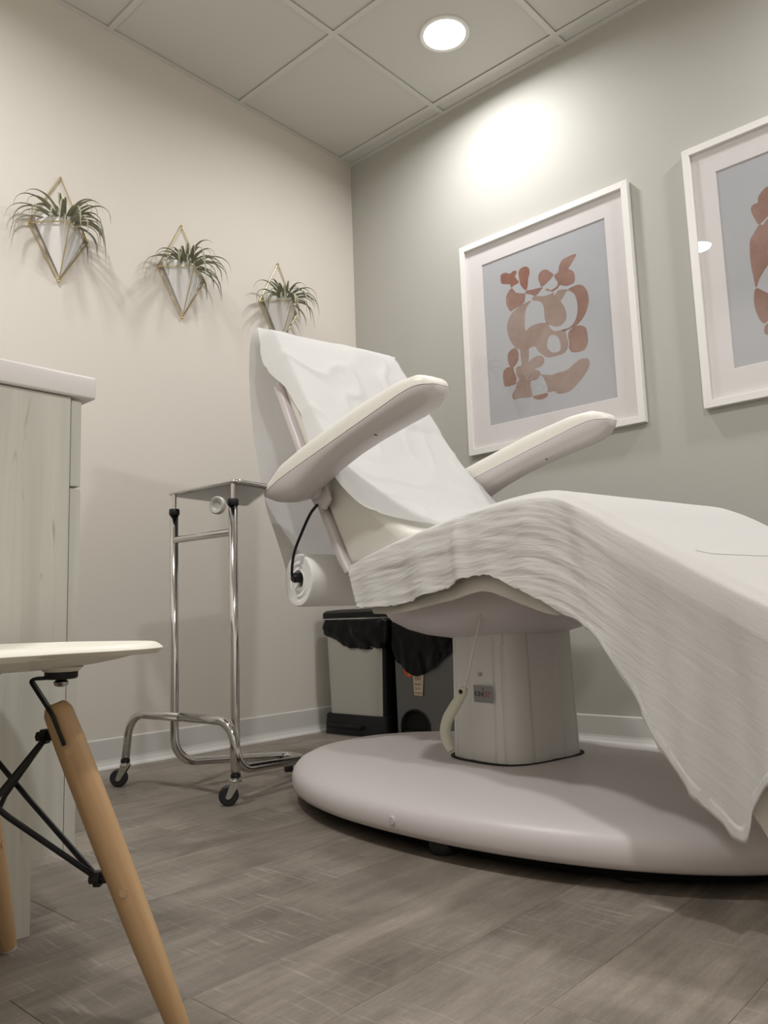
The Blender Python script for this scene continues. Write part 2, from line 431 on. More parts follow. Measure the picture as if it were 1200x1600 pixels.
for xa, xb in zip(xs, xs[1:]):
    for ya, yb in zip(ys, ys[1:]):
        bm = box(BM(), xb + .008, xa - .008, yb + .008, ya - .008, CH + .0015, CH + .015)
        obj('ceiling_tile', bm, 'tile', ce)

# ================================================================== LIGHTS (LED discs centred in tiles)
def downlight(x, y, label, k=1.2):
    t = thing('recessed_ceiling_light', label, 'light', (x, y, CH), 0, 'round recessed ceiling lights')
    obj('trim_ring', lathe_ring(.098, .080, -.006, .002), 'white_trim', t, 40)
    bm = BM(); vs = [bm.verts.new((.081 * cos(2 * pi * k / 40), .081 * sin(2 * pi * k / 40), -.0035)) for k in range(40)]
    bm.faces.new(vs[::-1])
    obj('diffuser', bm, 'lamp', t)
    ld = bpy.data.lights.new('led_light', 'AREA'); ld.shape = 'DISK'; ld.size = .158; ld.energy = LAMP_POWER * k; ld.spread = LAMP_SPREAD; ld.color = LAMP_COLOR
    lo = bpy.data.objects.new('led_light', ld); lo.location = (0, 0, -.0045); link(lo, t)
    return t
def lathe_ring(ro, ri, z0, z1):
    bm = BM(); seg = 40
    prof = [(ro, z1), (ro, z0 + .003), (ro - .004, z0), (ri + .003, z0 + .001), (ri, z0 + .003), (ri, z1)]
    R = [[bm.verts.new((rr * cos(2 * pi * k / seg), rr * sin(2 * pi * k / seg), z)) for k in range(seg)] for rr, z in prof]
    for a, b in zip(R, R[1:]):
        for k in range(seg): bm.faces.new((a[k], b[k], b[(k + 1) % seg], a[(k + 1) % seg]))
    bmesh.ops.recalc_face_normals(bm, faces=bm.faces[:])
    return bm
XC, YC = -.0856 - G / 2, -.5928 - G / 2
downlight(XC, YC, 'round recessed ceiling light glowing white above the treatment chair and first picture', .72)
downlight(XC - 3 * G, YC, 'round recessed ceiling light above the white quartz countertop')
downlight(XC, YC - 3 * G, 'round recessed ceiling light near the second picture and front end of the right wall')
downlight(XC - 3 * G, YC - 3 * G, 'round recessed ceiling light in the far corner behind the camera')

# ================================================================== PICTURES
ART1 = [[[-0.845,1.848],[-0.851,1.861],[-0.871,1.861],[-0.892,1.85],[-0.906,1.856],[-0.923,1.852],[-0.922,1.838],[-0.915,1.83],[-0.932,1.801],[-0.92,1.796],[-0.905,1.794],[-0.895,1.788],[-0.889,1.804],[-0.884,1.807],[-0.863,1.814],[-0.848,1.823]],[[-0.932,1.837],[-0.938,1.852],[-0.952,1.857],[-0.969,1.855],[-0.982,1.842],[-0.983,1.82],[-0.975,1.802],[-0.973,1.781],[-0.964,1.757],[-0.951,1.767],[-0.938,1.788],[-0.934,1.811]],[[-0.895,1.787],[-0.913,1.764],[-0.936,1.752],[-0.958,1.744],[-0.955,1.724],[-0.95,1.709],[-0.928,1.7],[-0.899,1.694],[-0.884,1.691],[-0.869,1.718],[-0.866,1.742],[-0.869,1.763]],[[-0.964,1.755],[-0.987,1.751],[-1.037,1.746],[-1.028,1.735],[-1.004,1.72],[-0.982,1.733],[-0.959,1.744]],[[-1.038,1.748],[-1.027,1.764],[-1.021,1.787],[-1.026,1.806],[-1.042,1.815],[-1.06,1.812],[-1.077,1.796],[-1.088,1.777]],[[-1.09,1.776],[-1.11,1.785],[-1.116,1.809],[-1.13,1.827],[-1.15,1.832],[-1.192,1.831],[-1.169,1.799],[-1.155,1.784],[-1.172,1.77],[-1.18,1.745],[-1.174,1.721],[-1.142,1.718],[-1.114,1.73],[-1.105,1.721],[-1.094,1.718],[-1.08,1.714],[-1.072,1.721],[-1.099,1.729],[-1.105,1.745]],[[-1.048,1.735],[-1.063,1.731],[-1.072,1.721],[-1.058,1.723]],[[-0.999,1.721],[-1.039,1.708],[-1.075,1.708],[-1.085,1.711],[-1.087,1.695],[-1.104,1.711],[-1.124,1.709],[-1.147,1.701],[-1.136,1.693],[-1.124,1.676],[-1.113,1.665],[-1.126,1.641],[-1.133,1.609],[-1.13,1.586],[-1.11,1.571],[-1.088,1.569],[-1.064,1.582],[-1.045,1.596],[-1.038,1.62],[-1.038,1.653],[-1.033,1.677],[-1.016,1.695],[-0.987,1.708]],[[-0.984,1.707],[-0.965,1.691],[-0.954,1.669],[-0.949,1.638],[-0.947,1.6],[-0.953,1.591],[-0.973,1.602],[-1.005,1.605],[-1.036,1.6],[-1.052,1.592],[-1.061,1.569],[-1.082,1.552],[-1.112,1.546],[-1.123,1.547],[-1.128,1.522],[-1.134,1.492],[-1.128,1.47],[-1.11,1.455],[-1.075,1.454],[-1.04,1.457],[-1.019,1.474],[-0.998,1.496],[-0.99,1.514],[-0.962,1.515],[-0.958,1.485],[-0.955,1.462],[-0.982,1.473],[-1.01,1.472],[-1.025,1.456],[-1.021,1.437],[-1.002,1.427],[-0.979,1.425],[-1.001,1.411],[-1.003,1.397],[-0.985,1.381],[-0.958,1.379],[-0.96,1.346],[-0.96,1.317],[-0.907,1.322],[-0.875,1.324],[-0.87,1.345],[-0.887,1.366],[-0.893,1.387],[-0.907,1.399],[-0.895,1.422],[-0.897,1.453],[-0.921,1.455],[-0.919,1.495],[-0.918,1.52],[-0.898,1.534],[-0.876,1.569],[-0.865,1.606],[-0.864,1.636],[-0.875,1.663],[-0.898,1.686],[-0.937,1.702]],[[-1.147,1.701],[-1.167,1.707],[-1.188,1.708],[-1.209,1.699],[-1.224,1.677],[-1.23,1.648],[-1.228,1.621],[-1.213,1.586],[-1.186,1.558],[-1.16,1.547],[-1.125,1.543],[-1.108,1.546],[-1.082,1.551],[-1.112,1.55],[-1.147,1.553],[-1.17,1.574],[-1.181,1.607],[-1.181,1.643],[-1.171,1.678]],[[-1.134,1.524],[-1.146,1.541],[-1.172,1.549],[-1.197,1.543],[-1.211,1.527],[-1.215,1.499],[-1.214,1.471],[-1.199,1.448],[-1.177,1.445],[-1.148,1.451],[-1.135,1.469],[-1.138,1.491]],[[-0.858,1.494],[-0.861,1.518],[-0.878,1.531],[-0.898,1.532],[-0.91,1.514],[-0.909,1.485],[-0.898,1.467],[-0.883,1.457],[-0.865,1.467]],[[-0.883,1.456],[-0.884,1.439],[-0.894,1.412],[-0.89,1.386],[-0.869,1.383],[-0.84,1.385],[-0.832,1.403],[-0.832,1.441],[-0.845,1.459],[-0.864,1.462]],[[-1.0,1.399],[-1.048,1.385],[-1.083,1.386],[-1.118,1.387],[-1.149,1.402],[-1.175,1.415],[-1.2,1.414],[-1.214,1.405],[-1.214,1.382],[-1.196,1.355],[-1.165,1.327],[-1.129,1.304],[-1.095,1.3],[-1.073,1.305],[-1.061,1.317],[-1.032,1.319],[-1.032,1.334],[-1.024,1.363],[-1.013,1.386]],[[-0.963,1.317],[-0.994,1.318],[-1.031,1.316],[-1.025,1.301],[-0.997,1.297],[-0.975,1.304]]]
HOLE1 = [[[-1.059,1.542],[-1.081,1.536],[-1.095,1.519],[-1.1,1.489],[-1.096,1.471],[-1.076,1.468],[-1.055,1.477],[-1.041,1.501],[-1.045,1.526]]]
ART2 = [
    [(-1.886, 1.823), (-1.869, 1.816), (-1.853, 1.799), (-1.85, 1.78), (-1.839, 1.78), (-1.828, 1.772), (-1.828, 1.755), (-1.837, 1.728), (-1.848, 1.705), (-1.875, 1.722), (-1.91, 1.735), (-1.94, 1.76), (-1.945, 1.79), (-1.92, 1.82)],
    [(-1.848, 1.705), (-1.827, 1.679), (-1.814, 1.657), (-1.81, 1.591), (-1.814, 1.537), (-1.819, 1.497), (-1.83, 1.519), (-1.844, 1.54), (-1.862, 1.561), (-1.90, 1.60), (-1.95, 1.64), (-1.96, 1.69), (-1.92, 1.712), (-1.877, 1.716), (-1.859, 1.699)],
    [(-1.819, 1.496), (-1.809, 1.466), (-1.81, 1.427), (-1.819, 1.392), (-1.829, 1.374), (-1.839, 1.373), (-1.855, 1.384), (-1.90, 1.39), (-1.95, 1.41), (-1.94, 1.44), (-1.88, 1.45), (-1.845, 1.475)],
    [(-1.844, 1.37), (-1.832, 1.359), (-1.831, 1.34), (-1.841, 1.331), (-1.88, 1.32), (-1.91, 1.34), (-1.88, 1.368)]]
def chaikin(P, it=3):
    return [(q.x, q.y) for q in smooth_path([(a, b, 0) for a, b in P], it, True)]
def chaikin_(P, it=2):
    for _ in range(it):
        Q = []
        for i in range(len(P)):
            a, b = P[i - 1], P[i]
            Q += [(a[0] * .75 + b[0] * .25, a[1] * .75 + b[1] * .25), (a[0] * .25 + b[0] * .75, a[1] * .25 + b[1] * .75)]
        P = Q
    return P
def shape(P, holes, x, m, parent, oy, oz):
    loops = [[Vector((0, a - oy, b - oz)) for a, b in chaikin(P)]] + [[Vector((0, a - oy, b - oz)) for a, b in chaikin(h)] for h in holes]
    tris = tessellate_polygon(loops); pts = [p for l in loops for p in l]
    bm = BM(); V = [bm.verts.new((x, p.y, p.z)) for p in pts]
    for t in tris:
        try: f = bm.faces.new([V[i] for i in t])
        except ValueError: pass
    bm.normal_update()
    for f in bm.faces:
        if f.normal.x > 0: f.normal_flip()
    return obj('printed_shape', bm, m, parent)
def picture(y1, y0, z0, z1, label, shapes, holes, mats):
    """y1 > y0 ; outer rectangle on the right wall (X=0)"""
    cy, cz = (y0 + y1) / 2, (z0 + z1) / 2; hw, hh = (y1 - y0) / 2, (z1 - z0) / 2
    t = thing('framed_picture', label, 'picture', (0, cy, cz), 0, 'white framed abstract prints')
    rw, xb, xf = .025, -.002, -.027
    c = [(-hw, -hh), (hw, -hh), (hw, hh), (-hw, hh)]; ci = [(-hw + rw, -hh + rw), (hw - rw, -hh + rw), (hw - rw, hh - rw), (-hw + rw, hh - rw)]
    for k in range(4):
        q = [c[k], c[(k + 1) % 4], ci[(k + 1) % 4], ci[k]]
        bm = BM()
        A = [bm.verts.new((xf, a, b)) for a, b in q]; B = [bm.verts.new((xb, a, b)) for a, b in q]
        bm.faces.new(A); bm.faces.new(B[::-1])
        for j in range(4): bm.faces.new((A[j], B[j], B[(j + 1) % 4], A[(j + 1) % 4]))
        bmesh.ops.recalc_face_normals(bm, faces=bm.faces[:])
        bmesh.ops.bevel(bm, geom=bm.edges[:], offset=.0007, segments=1, affect='EDGES')
        obj('frame_rail', bm, 'frame', t)
    obj('backing_board', box(BM(), -.008, xb, -hw + rw * .5, hw - rw * .5, -hh + rw * .5, hh - rw * .5), 'hem', t)
    ow, oh = .280, .3475
    oz = (1.5825 - 1.580)
    bm = BM()
    o = [(-hw + rw * .6, -hh + rw * .6), (hw - rw * .6, -hh + rw * .6), (hw - rw * .6, hh - rw * .6), (-hw + rw * .6, hh - rw * .6)]
    i_ = [(-ow, -oh + oz), (ow, -oh + oz), (ow, oh + oz), (-ow, oh + oz)]
    ib = [(a * .994, (b - oz) * .995 + oz) for a, b in i_]
    O = [bm.verts.new((-.0125, a, b)) for a, b in o]; I = [bm.verts.new((-.0125, a, b)) for a, b in i_]; J = [bm.verts.new((-.0095, a, b)) for a, b in ib]
    for k in range(4):
        bm.faces.new((O[k], O[(k + 1) % 4], I[(k + 1) % 4], I[k])); bm.faces.new((I[k], I[(k + 1) % 4], J[(k + 1) % 4], J[k]))
    for f in bm.faces: f.normal_update()
    obj('mat_board', bm, 'matboard', t)
    obj('print', box(BM(), -.009, -.0081, -ow * 1.03, ow * 1.03, -oh * 1.03 + oz, oh * 1.03 + oz), 'print', t)
    for k, P in enumerate(shapes):
        shape(P, holes.get(k, []), -.0092, mats[k % len(mats)], t, cy, cz)
    obj('picture_glass', box(BM(), -.0185, -.0165, -hw + rw * .8, hw - rw * .8, -hh + rw * .8, hh - rw * .8), 'glass', t)
    return t
m1 = ['copper_dark', 'copper_dark', 'copper_mid', 'copper_mid', 'copper_mid', 'copper_mid', 'copper_pale', 'copper_pale', 'copper_pale', 'copper_mid', 'copper_mid', 'copper_mid', 'copper_mid', 'copper_pale', 'copper_mid']
picture(-.655, -1.420, 1.125, 2.036, 'white framed picture nearer the room corner, with a print of many small copper brown blobs', ART1, {8: [HOLE1[0]]}, m1)
A2 = ART2
A2m = [[(-3.997 - y, z - .03) for y, z in P][::-1] for P in A2]
picture(-1.625, -2.390, 1.128, 2.052, 'white framed picture cut by the right edge, glass reflecting a lamp', A2 + A2m, {}, ['copper_mid', 'copper_mid', 'copper_mid', 'copper_mid', 'copper_pale', 'copper_pale'])

# ================================================================== WALL PLANTERS AND AIR PLANTS
def planter(ax, label):
    t = thing('wall_planter', label, 'planter', (ax, 0, 1.655), 0, 'brass and ceramic wall planters')
    top, bot = Vector((0, -.006, .382)), Vector((0, -.008, 0))
    L, Rr, Fr = Vector((-.107, -.004, .18)), Vector((.107, -.004, .18)), Vector((-.012, -.108, .178))
    def wire(a, b, r=.0022):
        obj('brass_wire', tube(BM(), [a, (a + b) / 2, b], r, 8), 'brass', t, 60)
    for a, b in ((top, L), (top, Rr), (L, Fr), (Fr, Rr), (L, Rr), (bot, L), (bot, Rr), (bot, Fr)): wire(a, b)
    for p, rr in ((top, .005), (bot, .0055)):
        bm = BM(); bmesh.ops.create_icosphere(bm, subdivisions=2, radius=rr, matrix=Matrix.Translation(p)); obj('wire_joint', bm, 'brass', t, 180)
    # ceramic vessel: inverted three sided pyramid, rounded corners, rim above the wires
    def tri(s, z, rnd=.16, inset=0):
        c = Vector((0, -.040, 0)); V = [Vector((-.100, -.006, 0)), Vector((-.012, -.100, 0)), Vector((.100, -.006, 0))]
        out = []
        for k in range(3):
            p, q, r_ = V[k - 1], V[k], V[(k + 1) % 3]
            a, b = q + (p - q) * rnd, q + (r_ - q) * rnd
            for j in range(6):
                u = j / 5; out.append((1 - u) ** 2 * a + 2 * u * (1 - u) * q + u * u * b)
        return [Vector((c.x + (o.x - c.x) * s, min(-.005, c.y + (o.y - c.y) * s), z)) for o in out]
    apex = Vector((0, -.016, 0))
    def low(k):
        return [Vector((apex.x + (p.x - apex.x) * k, min(-.005, apex.y + (p.y - apex.y) * k), .014 + (.168 - .014) * k)) for p in tri(.90, 0)]
    rings = [low(.03), low(.33), low(.66), low(1.0), tri(.965, .182), tri(.98, .2), tri(.975, .212), tri(.95, .2145), tri(.90, .212), tri(.87, .2), tri(.82, .18), tri(.1, .17)]
    obj('ceramic_pot', loft(BM(), rings), 'ceramic', t, 40)
    return t
def leaf_mesh(rnd, az, el, length, droop, width):
    """tapered channelled leaf that arches over and droops"""
    n = 15; p = Vector((0, 0, 0)); pts = []; step = length / n; pitch = el
    side = rnd.uniform(-.5, .5)
    for i in range(n + 1):
        pts.append(p.copy())
        d = Vector((cos(az) * cos(pitch), sin(az) * cos(pitch), sin(pitch)))
        p = p + d * step
        pitch -= droop * (i / n) ** .6 / n * 1.7; az += side / n
        if pitch < -1.45: pitch = -1.45
    bm = BM(); rows = []
    for i, q in enumerate(pts):
        t = i / n; t_ = (pts[min(i + 1, n)] - pts[max(0, i - 1)]).normalized()
        s = t_.cross(Vector((0, 0, 1)));
        s = s.normalized() if s.length > .05 else Vector((-sin(az), cos(az), 0))
        nn = s.cross(t_).normalized()
        wd = width * (1 - t) ** .75 * (.75 + .5 * min(1, t * 5)) + .0003; th = wd * .42
        rows.append([bm.verts.new(q + s * wd + nn * th * .9), bm.verts.new(q - nn * th * .55), bm.verts.new(q - s * wd + nn * th * .9), bm.verts.new(q + nn * th * .25)])
    for a, b in zip(rows, rows[1:]):
        for k in range(4): bm.faces.new((a[k], b[k], b[(k + 1) % 4], a[(k + 1) % 4]))
    bm.faces.new(rows[0]); bm.faces.new(rows[-1][::-1])
    bmesh.ops.recalc_face_normals(bm, faces=bm.faces[:])
    return bm
def airplant(ax, seed, label, n=64):
    rnd = random.Random(seed)
    o = Vector((ax - .004, -.05, 1.655 + .198))
    t = thing('air_plant', label, 'plant', o, 0, 'air plants in the wall planters')
    for k in range(n):
        az = 2 * pi * (k * .381966) + rnd.uniform(-.2, .2)
        inner = k / n
        el = .22 + .92 * (1 - inner) ** 1.25 + rnd.uniform(-.15, .15)
        length = rnd.uniform(.15, .24) * (1.0 if sin(az) < .3 else .5) * (1 if inner > .25 else .85)
        if sin(az) > .3: el = max(el, .7)
        bm = leaf_mesh(rnd, az, el, length, rnd.uniform(2.2, 3.5), rnd.uniform(.0048, .0068))
        lo = Vector((cos(az) * .012, sin(az) * .01, -.012))
        for v in bm.verts:
            v.co += lo
            if v.co.y > .044: v.co.y = .044 + (v.co.y - .044) * .03
        obj('leaf', bm, 'leaf', t, 60)
    return t
for ax, seed, where in ((-1.478, 3, ('leftmost of the three brass and white wall planters', 'bushy air plant in the leftmost and highest wall planter in view')),
                        (-.984, 11, ('middle one of the three brass and white wall planters', 'spiky air plant in the middle wall planter')),
                        (-.490, 23, ('brass and white wall planter nearest the corner, half hidden behind the chair headrest', 'air plant in the planter nearest the corner, above the headrest'))):
    planter(ax, where[0]); airplant(ax, seed, where[1])

# ================================================================== CABINET AND COUNTER
cb = thing('base_cabinet', 'whitewashed wood base cabinet under the white countertop', 'cabinet', (0, 0, 0))
YP = -1.249
pan = [(-2.905, 0), (-2.087, 0), (-2.087, .112), (-2.036, .112), (-2.036, .874), (-2.905, .874)]
obj('side_panel', extrude_poly(pan, YP, YP + .019), 'laminate', cb)
obj('side_panel', extrude_poly(pan, -.024, -.005), 'laminate', cb)
obj('carcass', rbox(-2.905, -2.04, YP + .02, -.026, .114, .873, .001, 1), 'laminate', cb)
obj('toe_kick', rbox(-2.11, -2.092, YP + .02, -.026, 0, .112, .001, 1), 'laminate', cb)
edges = [YP + .0015, -.835, -.42, -.0085]
for a, b in zip(edges, edges[1:]):
    d = rbox(-2.034, -2.015, a, b - .003, .7175, .871, .0015, 2)
    obj('drawer_front', d, 'laminate', cb)
    # finger scoop along the top edge of the door
    bm = box(BM(), -2.034, -2.015, a, b - .003, .115, .7135)
    bmesh.ops.bevel(bm, geom=[e for e in bm.edges if all(v.co.z > .7 and v.co.x > -2.02 for v in e.verts)], offset=.012, segments=5, profile=.8, affect='EDGES')
    obj('cabinet_door', bm, 'laminate', cb, 30)
ct = obj('countertop', rbox(-2.915, -1.992, -1.256, -.003, .8765, .917, .004, 3), 'counter', None, 40)
tag(ct, 'white quartz countertop with rounded edge lying on the cabinet', 'countertop')

# ================================================================== SHELL CHAIR (left foreground)
CX, CY = -2.3025, -1.5015
ch = thing('shell_chair', 'cream plastic shell chair with beech legs and black crossed rods beside the cabinet', 'chair', (CX, CY, 0), .05)
AX_, AY_, NE_ = .222, .222, 3.0
NV = 36; bm = BM(); grid = []
prof = [(-.03, .0), (-.08, .0), (-.12, .004), (-.155, .016), (-.185, .04), (-.208, .078), (-.225, .13), (-.24, .19), (-.253, .25), (-.262, .31), (-.268, .345), (-.270, .362)]
PB = smooth_path([(p[0], p[1], 0) for p in prof], 4)
WB = smooth_path([(w_, 0, 0) for w_ in (.222, .222, .221, .219, .216, .211, .204, .196, .184, .165, .135, .09)], 4)
def rimz(r): return .432 + .027 * r ** 3.5 - (.013 * ((r - .93) / .07) ** 2 if r > .93 else 0)
for i in range(26):      # seat half in front of the hips: follows the rounded footprint
    s = 1 - i / 25 * 1.0
    s = 1 - (1 - s) ** 1.4 if s > .5 else s / .5 * (1 - .5 ** 1.4)
    rowv = []
    for j in range(NV + 1):
        v = (j / NV * 2 - 1); v = math.copysign(1 - (1 - abs(v)) ** 1.35, v)
        xe = AX_ * max(0, 1 - abs(v) ** NE_) ** (1 / NE_)
        x = -.03 + (xe + .03) * s
        rr = (abs(max(0, x) / AX_) ** NE_ + abs(v) ** NE_) ** (1 / NE_)
        rowv.append(bm.verts.new((x, AY_ * v, rimz(min(1, rr)) + .004 * max(0, .1 - x))))
    grid.append(rowv)
for p, ww in list(zip(PB, WB))[1:]:
    rowv = []; k = min(1, p.y / .12)
    for j in range(NV + 1):
        v = (j / NV * 2 - 1); v = math.copysign(1 - (1 - abs(v)) ** 1.35, v)
        rowv.append(bm.verts.new((p.x + .05 * abs(v) ** 2.5 * k, ww.x * v, p.y + rimz(abs(v)) * (1 - k) + k * .432 + .004 * max(0, .1 - p.x))))
    grid.append(rowv)
for a, b in zip(grid, grid[1:]):
    for j in range(NV): bm.faces.new((a[j], a[j + 1], b[j + 1], b[j]))
bmesh.ops.remove_doubles(bm, verts=bm.verts[:], dist=.0003)
bmesh.ops.recalc_face_normals(bm, faces=bm.faces[:])
if sum(f.normal.z for f in bm.faces) < 0: bmesh.ops.reverse_faces(bm, faces=bm.faces[:])
so = obj('seat_shell', bm, 'seat_shell', ch, 180)
sm = so.modifiers.new('thick', 'SOLIDIFY'); sm.thickness = .0095; sm.offset = -1
bv = so.modifiers.new('rim', 'BEVEL'); bv.width = .0035; bv.segments = 3; bv.limit_method = 'ANGLE'; bv.angle_limit = radians(50)
legs = {}
for sx, sy in ((1, -1), (1, 1), (-1, -1), (-1, 1)):
    foot = Vector((.181 if sx > 0 else -.20, sy * .2115, 0)); top = Vector((sx * .068, sy * .118, .386))
    legs[(sx, sy)] = (foot, top)
    d = (top - foot); L_ = d.length; axis = d.normalized()
    prof_l = [(.0105, .003), (.0125, .012), (.0165, .12), (.0178, .25), (.0178, L_ * .88), (.0165, L_ * .975), (.013, L_ - .003), (.009, L_)]
    rot = axis.to_track_quat('Z', 'Y').to_matrix().to_4x4()
    lg = obj('leg', lathe(BM(), prof_l, 24), 'beech', ch, 50); lg.matrix_local = Matrix.Translation(foot) @ rot
    obj('foot_glide', lathe(BM(), [(.0105, 0), (.0115, .002), (.0115, .008), (.0105, .009)], 20), 'knob', lg, 50)['label'] = 'pale plastic glide under the leg'
    # slot and plug on the leg
    bm = BM(); bmesh.ops.create_cone(bm, cap_ends=True, segments=14, radius1=.0052, radius2=.0052, depth=.0025, matrix=Matrix.Translation((.0172, .0, L_ * .86)) @ Matrix.Rotation(pi / 2, 4, 'Y'))
    obj('screw_plug', bm, 'beech_end', lg, 40)
    bm = BM(); bmesh.ops.create_cone(bm, cap_ends=True, segments=14, radius1=.0052, radius2=.0052, depth=.0025, matrix=Matrix.Translation((.0165, .0, L_ * .44)) @ Matrix.Rotation(pi / 2, 4, 'Y'))
    obj('screw_plug', bm, 'beech_end', lg, 40)
    # flat black steel strap from leg slot to seat mount
    out = Vector((sx, sy, 0)).normalized()
    mount = Vector((sx * .085, sy * .10, .4315 - .006 ))
    o_ = Vector((sx * -.75 if sx > 0 else sx * .75, sy * .65, 0)); a = top - axis * .050 + o_ * .0165; a = top - axis * .050 + Vector((-.75, -.65, 0)) * .0165 if (sx, sy) == (1, -1) else top - axis * .03
    c = mount + Vector((-sx * .030, -sy * .018, -.011)); e_ = mount + Vector((sx * .006, 0, -.011))
    mid_ = top - axis * .012 + (Vector((-.75, -.65, 0)) * .0178 if (sx, sy) == (1, -1) else Vector((0, 0, 0)))
    pth = fillet([a, mid_, c, e_], [0, .004, .007, 0], 4)
    bm = BM()
    side = axis.cross(Vector((-sy, sx, 0))).normalized() * 0 + Vector((-sy * .6, sx * .8, 0)).normalized() * .0075
    prev = None
    for i, q in enumerate(pth):
        t = (pth[min(i + 1, len(pth) - 1)] - pth[max(0, i - 1)]).normalized(); nn = t.cross(side).normalized() * .002
        cur = [bm.verts.new(q + side + nn), bm.verts.new(q - side + nn), bm.verts.new(q - side - nn), bm.verts.new(q + side - nn)]
        if prev:
            for k in range(4): bm.faces.new((prev[k], prev[(k + 1) % 4], cur[(k + 1) % 4], cur[k]))
        else: bm.faces.new(cur[::-1])
        prev = cur
    bm.faces.new(prev); bmesh.ops.recalc_face_normals(bm, faces=bm.faces[:])
    obj('leg_strap', bm, 'black', ch)
    mt = obj('seat_mount', lathe(BM(), [(.026, .0015), (.021, -.003), (.018, -.005), (.018, -.012)], 20, Matrix.Translation(mount)), 'seat_shell', ch, 40)
    obj('mount_pad', lathe(BM(), [(.0195, -.003), (.0195, -.011), (.017, -.013)], 20, Matrix.Translation(mount)), 'black', ch, 40)
    obj('bolt', lathe(BM(), [(.004, -.012), (.009, -.0165), (.0075, -.021), (.003, -.0225)], 14, Matrix.Translation(mount)), 'zinc', ch, 60)
def on_leg(k, f): a, b = legs[k]; return a + (b - a) * f
order = [(1, -1), (1, 1), (-1, 1), (-1, -1)]
for i, k in enumerate(order):
    nb = [order[(i + 1) % 4], order[i - 1]]
    for q in nb:
        hi = on_leg(k, .90); lo = on_leg(q, .47)
        inw = Vector((0, 0, .36)); inn = Vector((0, 0, .18))
        a = hi + (Vector((0, 0, hi.z)) - hi).normalized() * .026; b = lo + (Vector((0, 0, lo.z)) - lo).normalized() * .028
        mid = (a + b) / 2; mid += (Vector((0, 0, mid.z)) - mid).normalized() * (.012 if q == nb[0] else .002)
        obj('cross_rod', tube(BM(), [a, mid, b], .0034, 10), 'black', ch, 60)
    for f in (.90, .47):
        c = on_leg(k, f); d = (Vector((0, 0, c.z)) - c).normalized(); rot = d.to_track_quat('Z', 'Y').to_matrix().to_4x4()
        obj('hex_bolt', lathe(BM(), [(.0055, .012), (.0055, .024), (.0095, .0245), (.0095, .032), (.006, .034), (.006, .038)], 6, Matrix.Translation(c) @ rot), 'black', ch)

# ================================================================== CHROME TRAY STAND
st = thing('tray_stand', 'chrome wheeled tray stand with two uprights beside the left wall', 'stand', (0, 0, 0))
R1 = .0125
xA = -1.375
arch = fillet([(-1.392, -.322, .075), (-1.382, -.330, .212), (-1.358, -.560, .212), (-1.352, -.800, .212), (-1.352, -.806, .075)], [0, .06, .0, .06, 0], 8)
obj('base_arch', tube(BM(), arch, R1, 16), 'chrome', st, 180)
YL, YR, XU = -.520, -.782, -1.352
XU2 = -1.334
loopL = fillet([(XU, YL, .80), (XU, YL, .083), (-.95, -.545, .045), (-.965, -.645, .045), (XU2, YR, .083), (XU2, YR, .80)], [0, .065, .03, .03, .065, 0], 8)
obj('upright_loop', tube(BM(), loopL, R1, 16), 'chrome', st, 180)
obj('crossbar', tube(BM(), [(XU, YL, .722), (XU2, YR, .722)], .0105, 14), 'chrome', st, 60)
for xx, yy in ((XU, YL), (XU2, YR)):
    obj('collar', lathe(BM(), [(.0145, .796), (.0155, .799), (.0155, .812), (.0135, .815)], 20, Matrix.Translation((xx, yy, 0))), 'black', st, 40)
    obj('slide_rod', tube(BM(), [(xx, yy, .80), (xx, yy, .858)], .0062, 12), 'chrome', st, 60)
kp = Vector((XU2 - .030, YR + .020, .795))
rotk = Vector((-.85, -.30, 0)).to_track_quat('Z', 'Y').to_matrix().to_4x4()
obj('clamp_knob', lathe(BM(), [(.007, -.02), (.007, 0), (.021, .002), (.025, .006), (.025, .015), (.022, .019), (.014, .0175), (.010, .013)], 24, Matrix.Translation(kp) @ rotk), 'knob', st, 40)
# tray: shallow steel pan with chrome wire rim
TX0, TX1, TY0, TY1, TZ = -1.350, -.93, -.800, -.500, .864
def rrect(x0, x1, y0, y1, r, z, n=6):
    out = []
    for cx, cy, a0 in ((x1 - r, y1 - r, 0), (x0 + r, y1 - r, pi / 2), (x0 + r, y0 + r, pi), (x1 - r, y0 + r, 1.5 * pi)):
        for j in range(n + 1):
            a = a0 + pi / 2 * j / n; out.append(Vector((cx + r * cos(a), cy + r * sin(a), z)))
    return out
def tray_ring(inset, z):
    P = [(-1.352, -.485), (-1.337, -.797), (-1.175, -.777), (-1.152, -.700), (-1.022, -.447)]
    c = (-1.21, -.64); Q = []
    for x, y in P:
        d = math.hypot(x - c[0], y - c[1]); Q.append(Vector((x + (c[0] - x) * inset / d * 1.3, y + (c[1] - y) * inset / d * 1.3, z)))
    out = []; n = len(Q)
    for i in range(n):
        p, q, r_ = Q[i - 1], Q[i], Q[(i + 1) % n]; s = .026
        a_, b_ = q + (p - q).normalized() * s, q + (r_ - q).normalized() * s
        out += [(1 - t / 5) ** 2 * a_ + 2 * (t / 5) * (1 - t / 5) * q + (t / 5) ** 2 * b_ for t in range(6)]
    return out
rim = tray_ring(0, TZ); rim += [rim[0], rim[1]]
obj('tray_rim', tube(BM(), rim, .0055, 10, False), 'chrome', st, 180)
obj('tray_pan', loft(BM(), [tray_ring(.004, TZ), tray_ring(.010, TZ - .006), tray_ring(.014, TZ - .0072)]), 'steel_tray', st, 40)
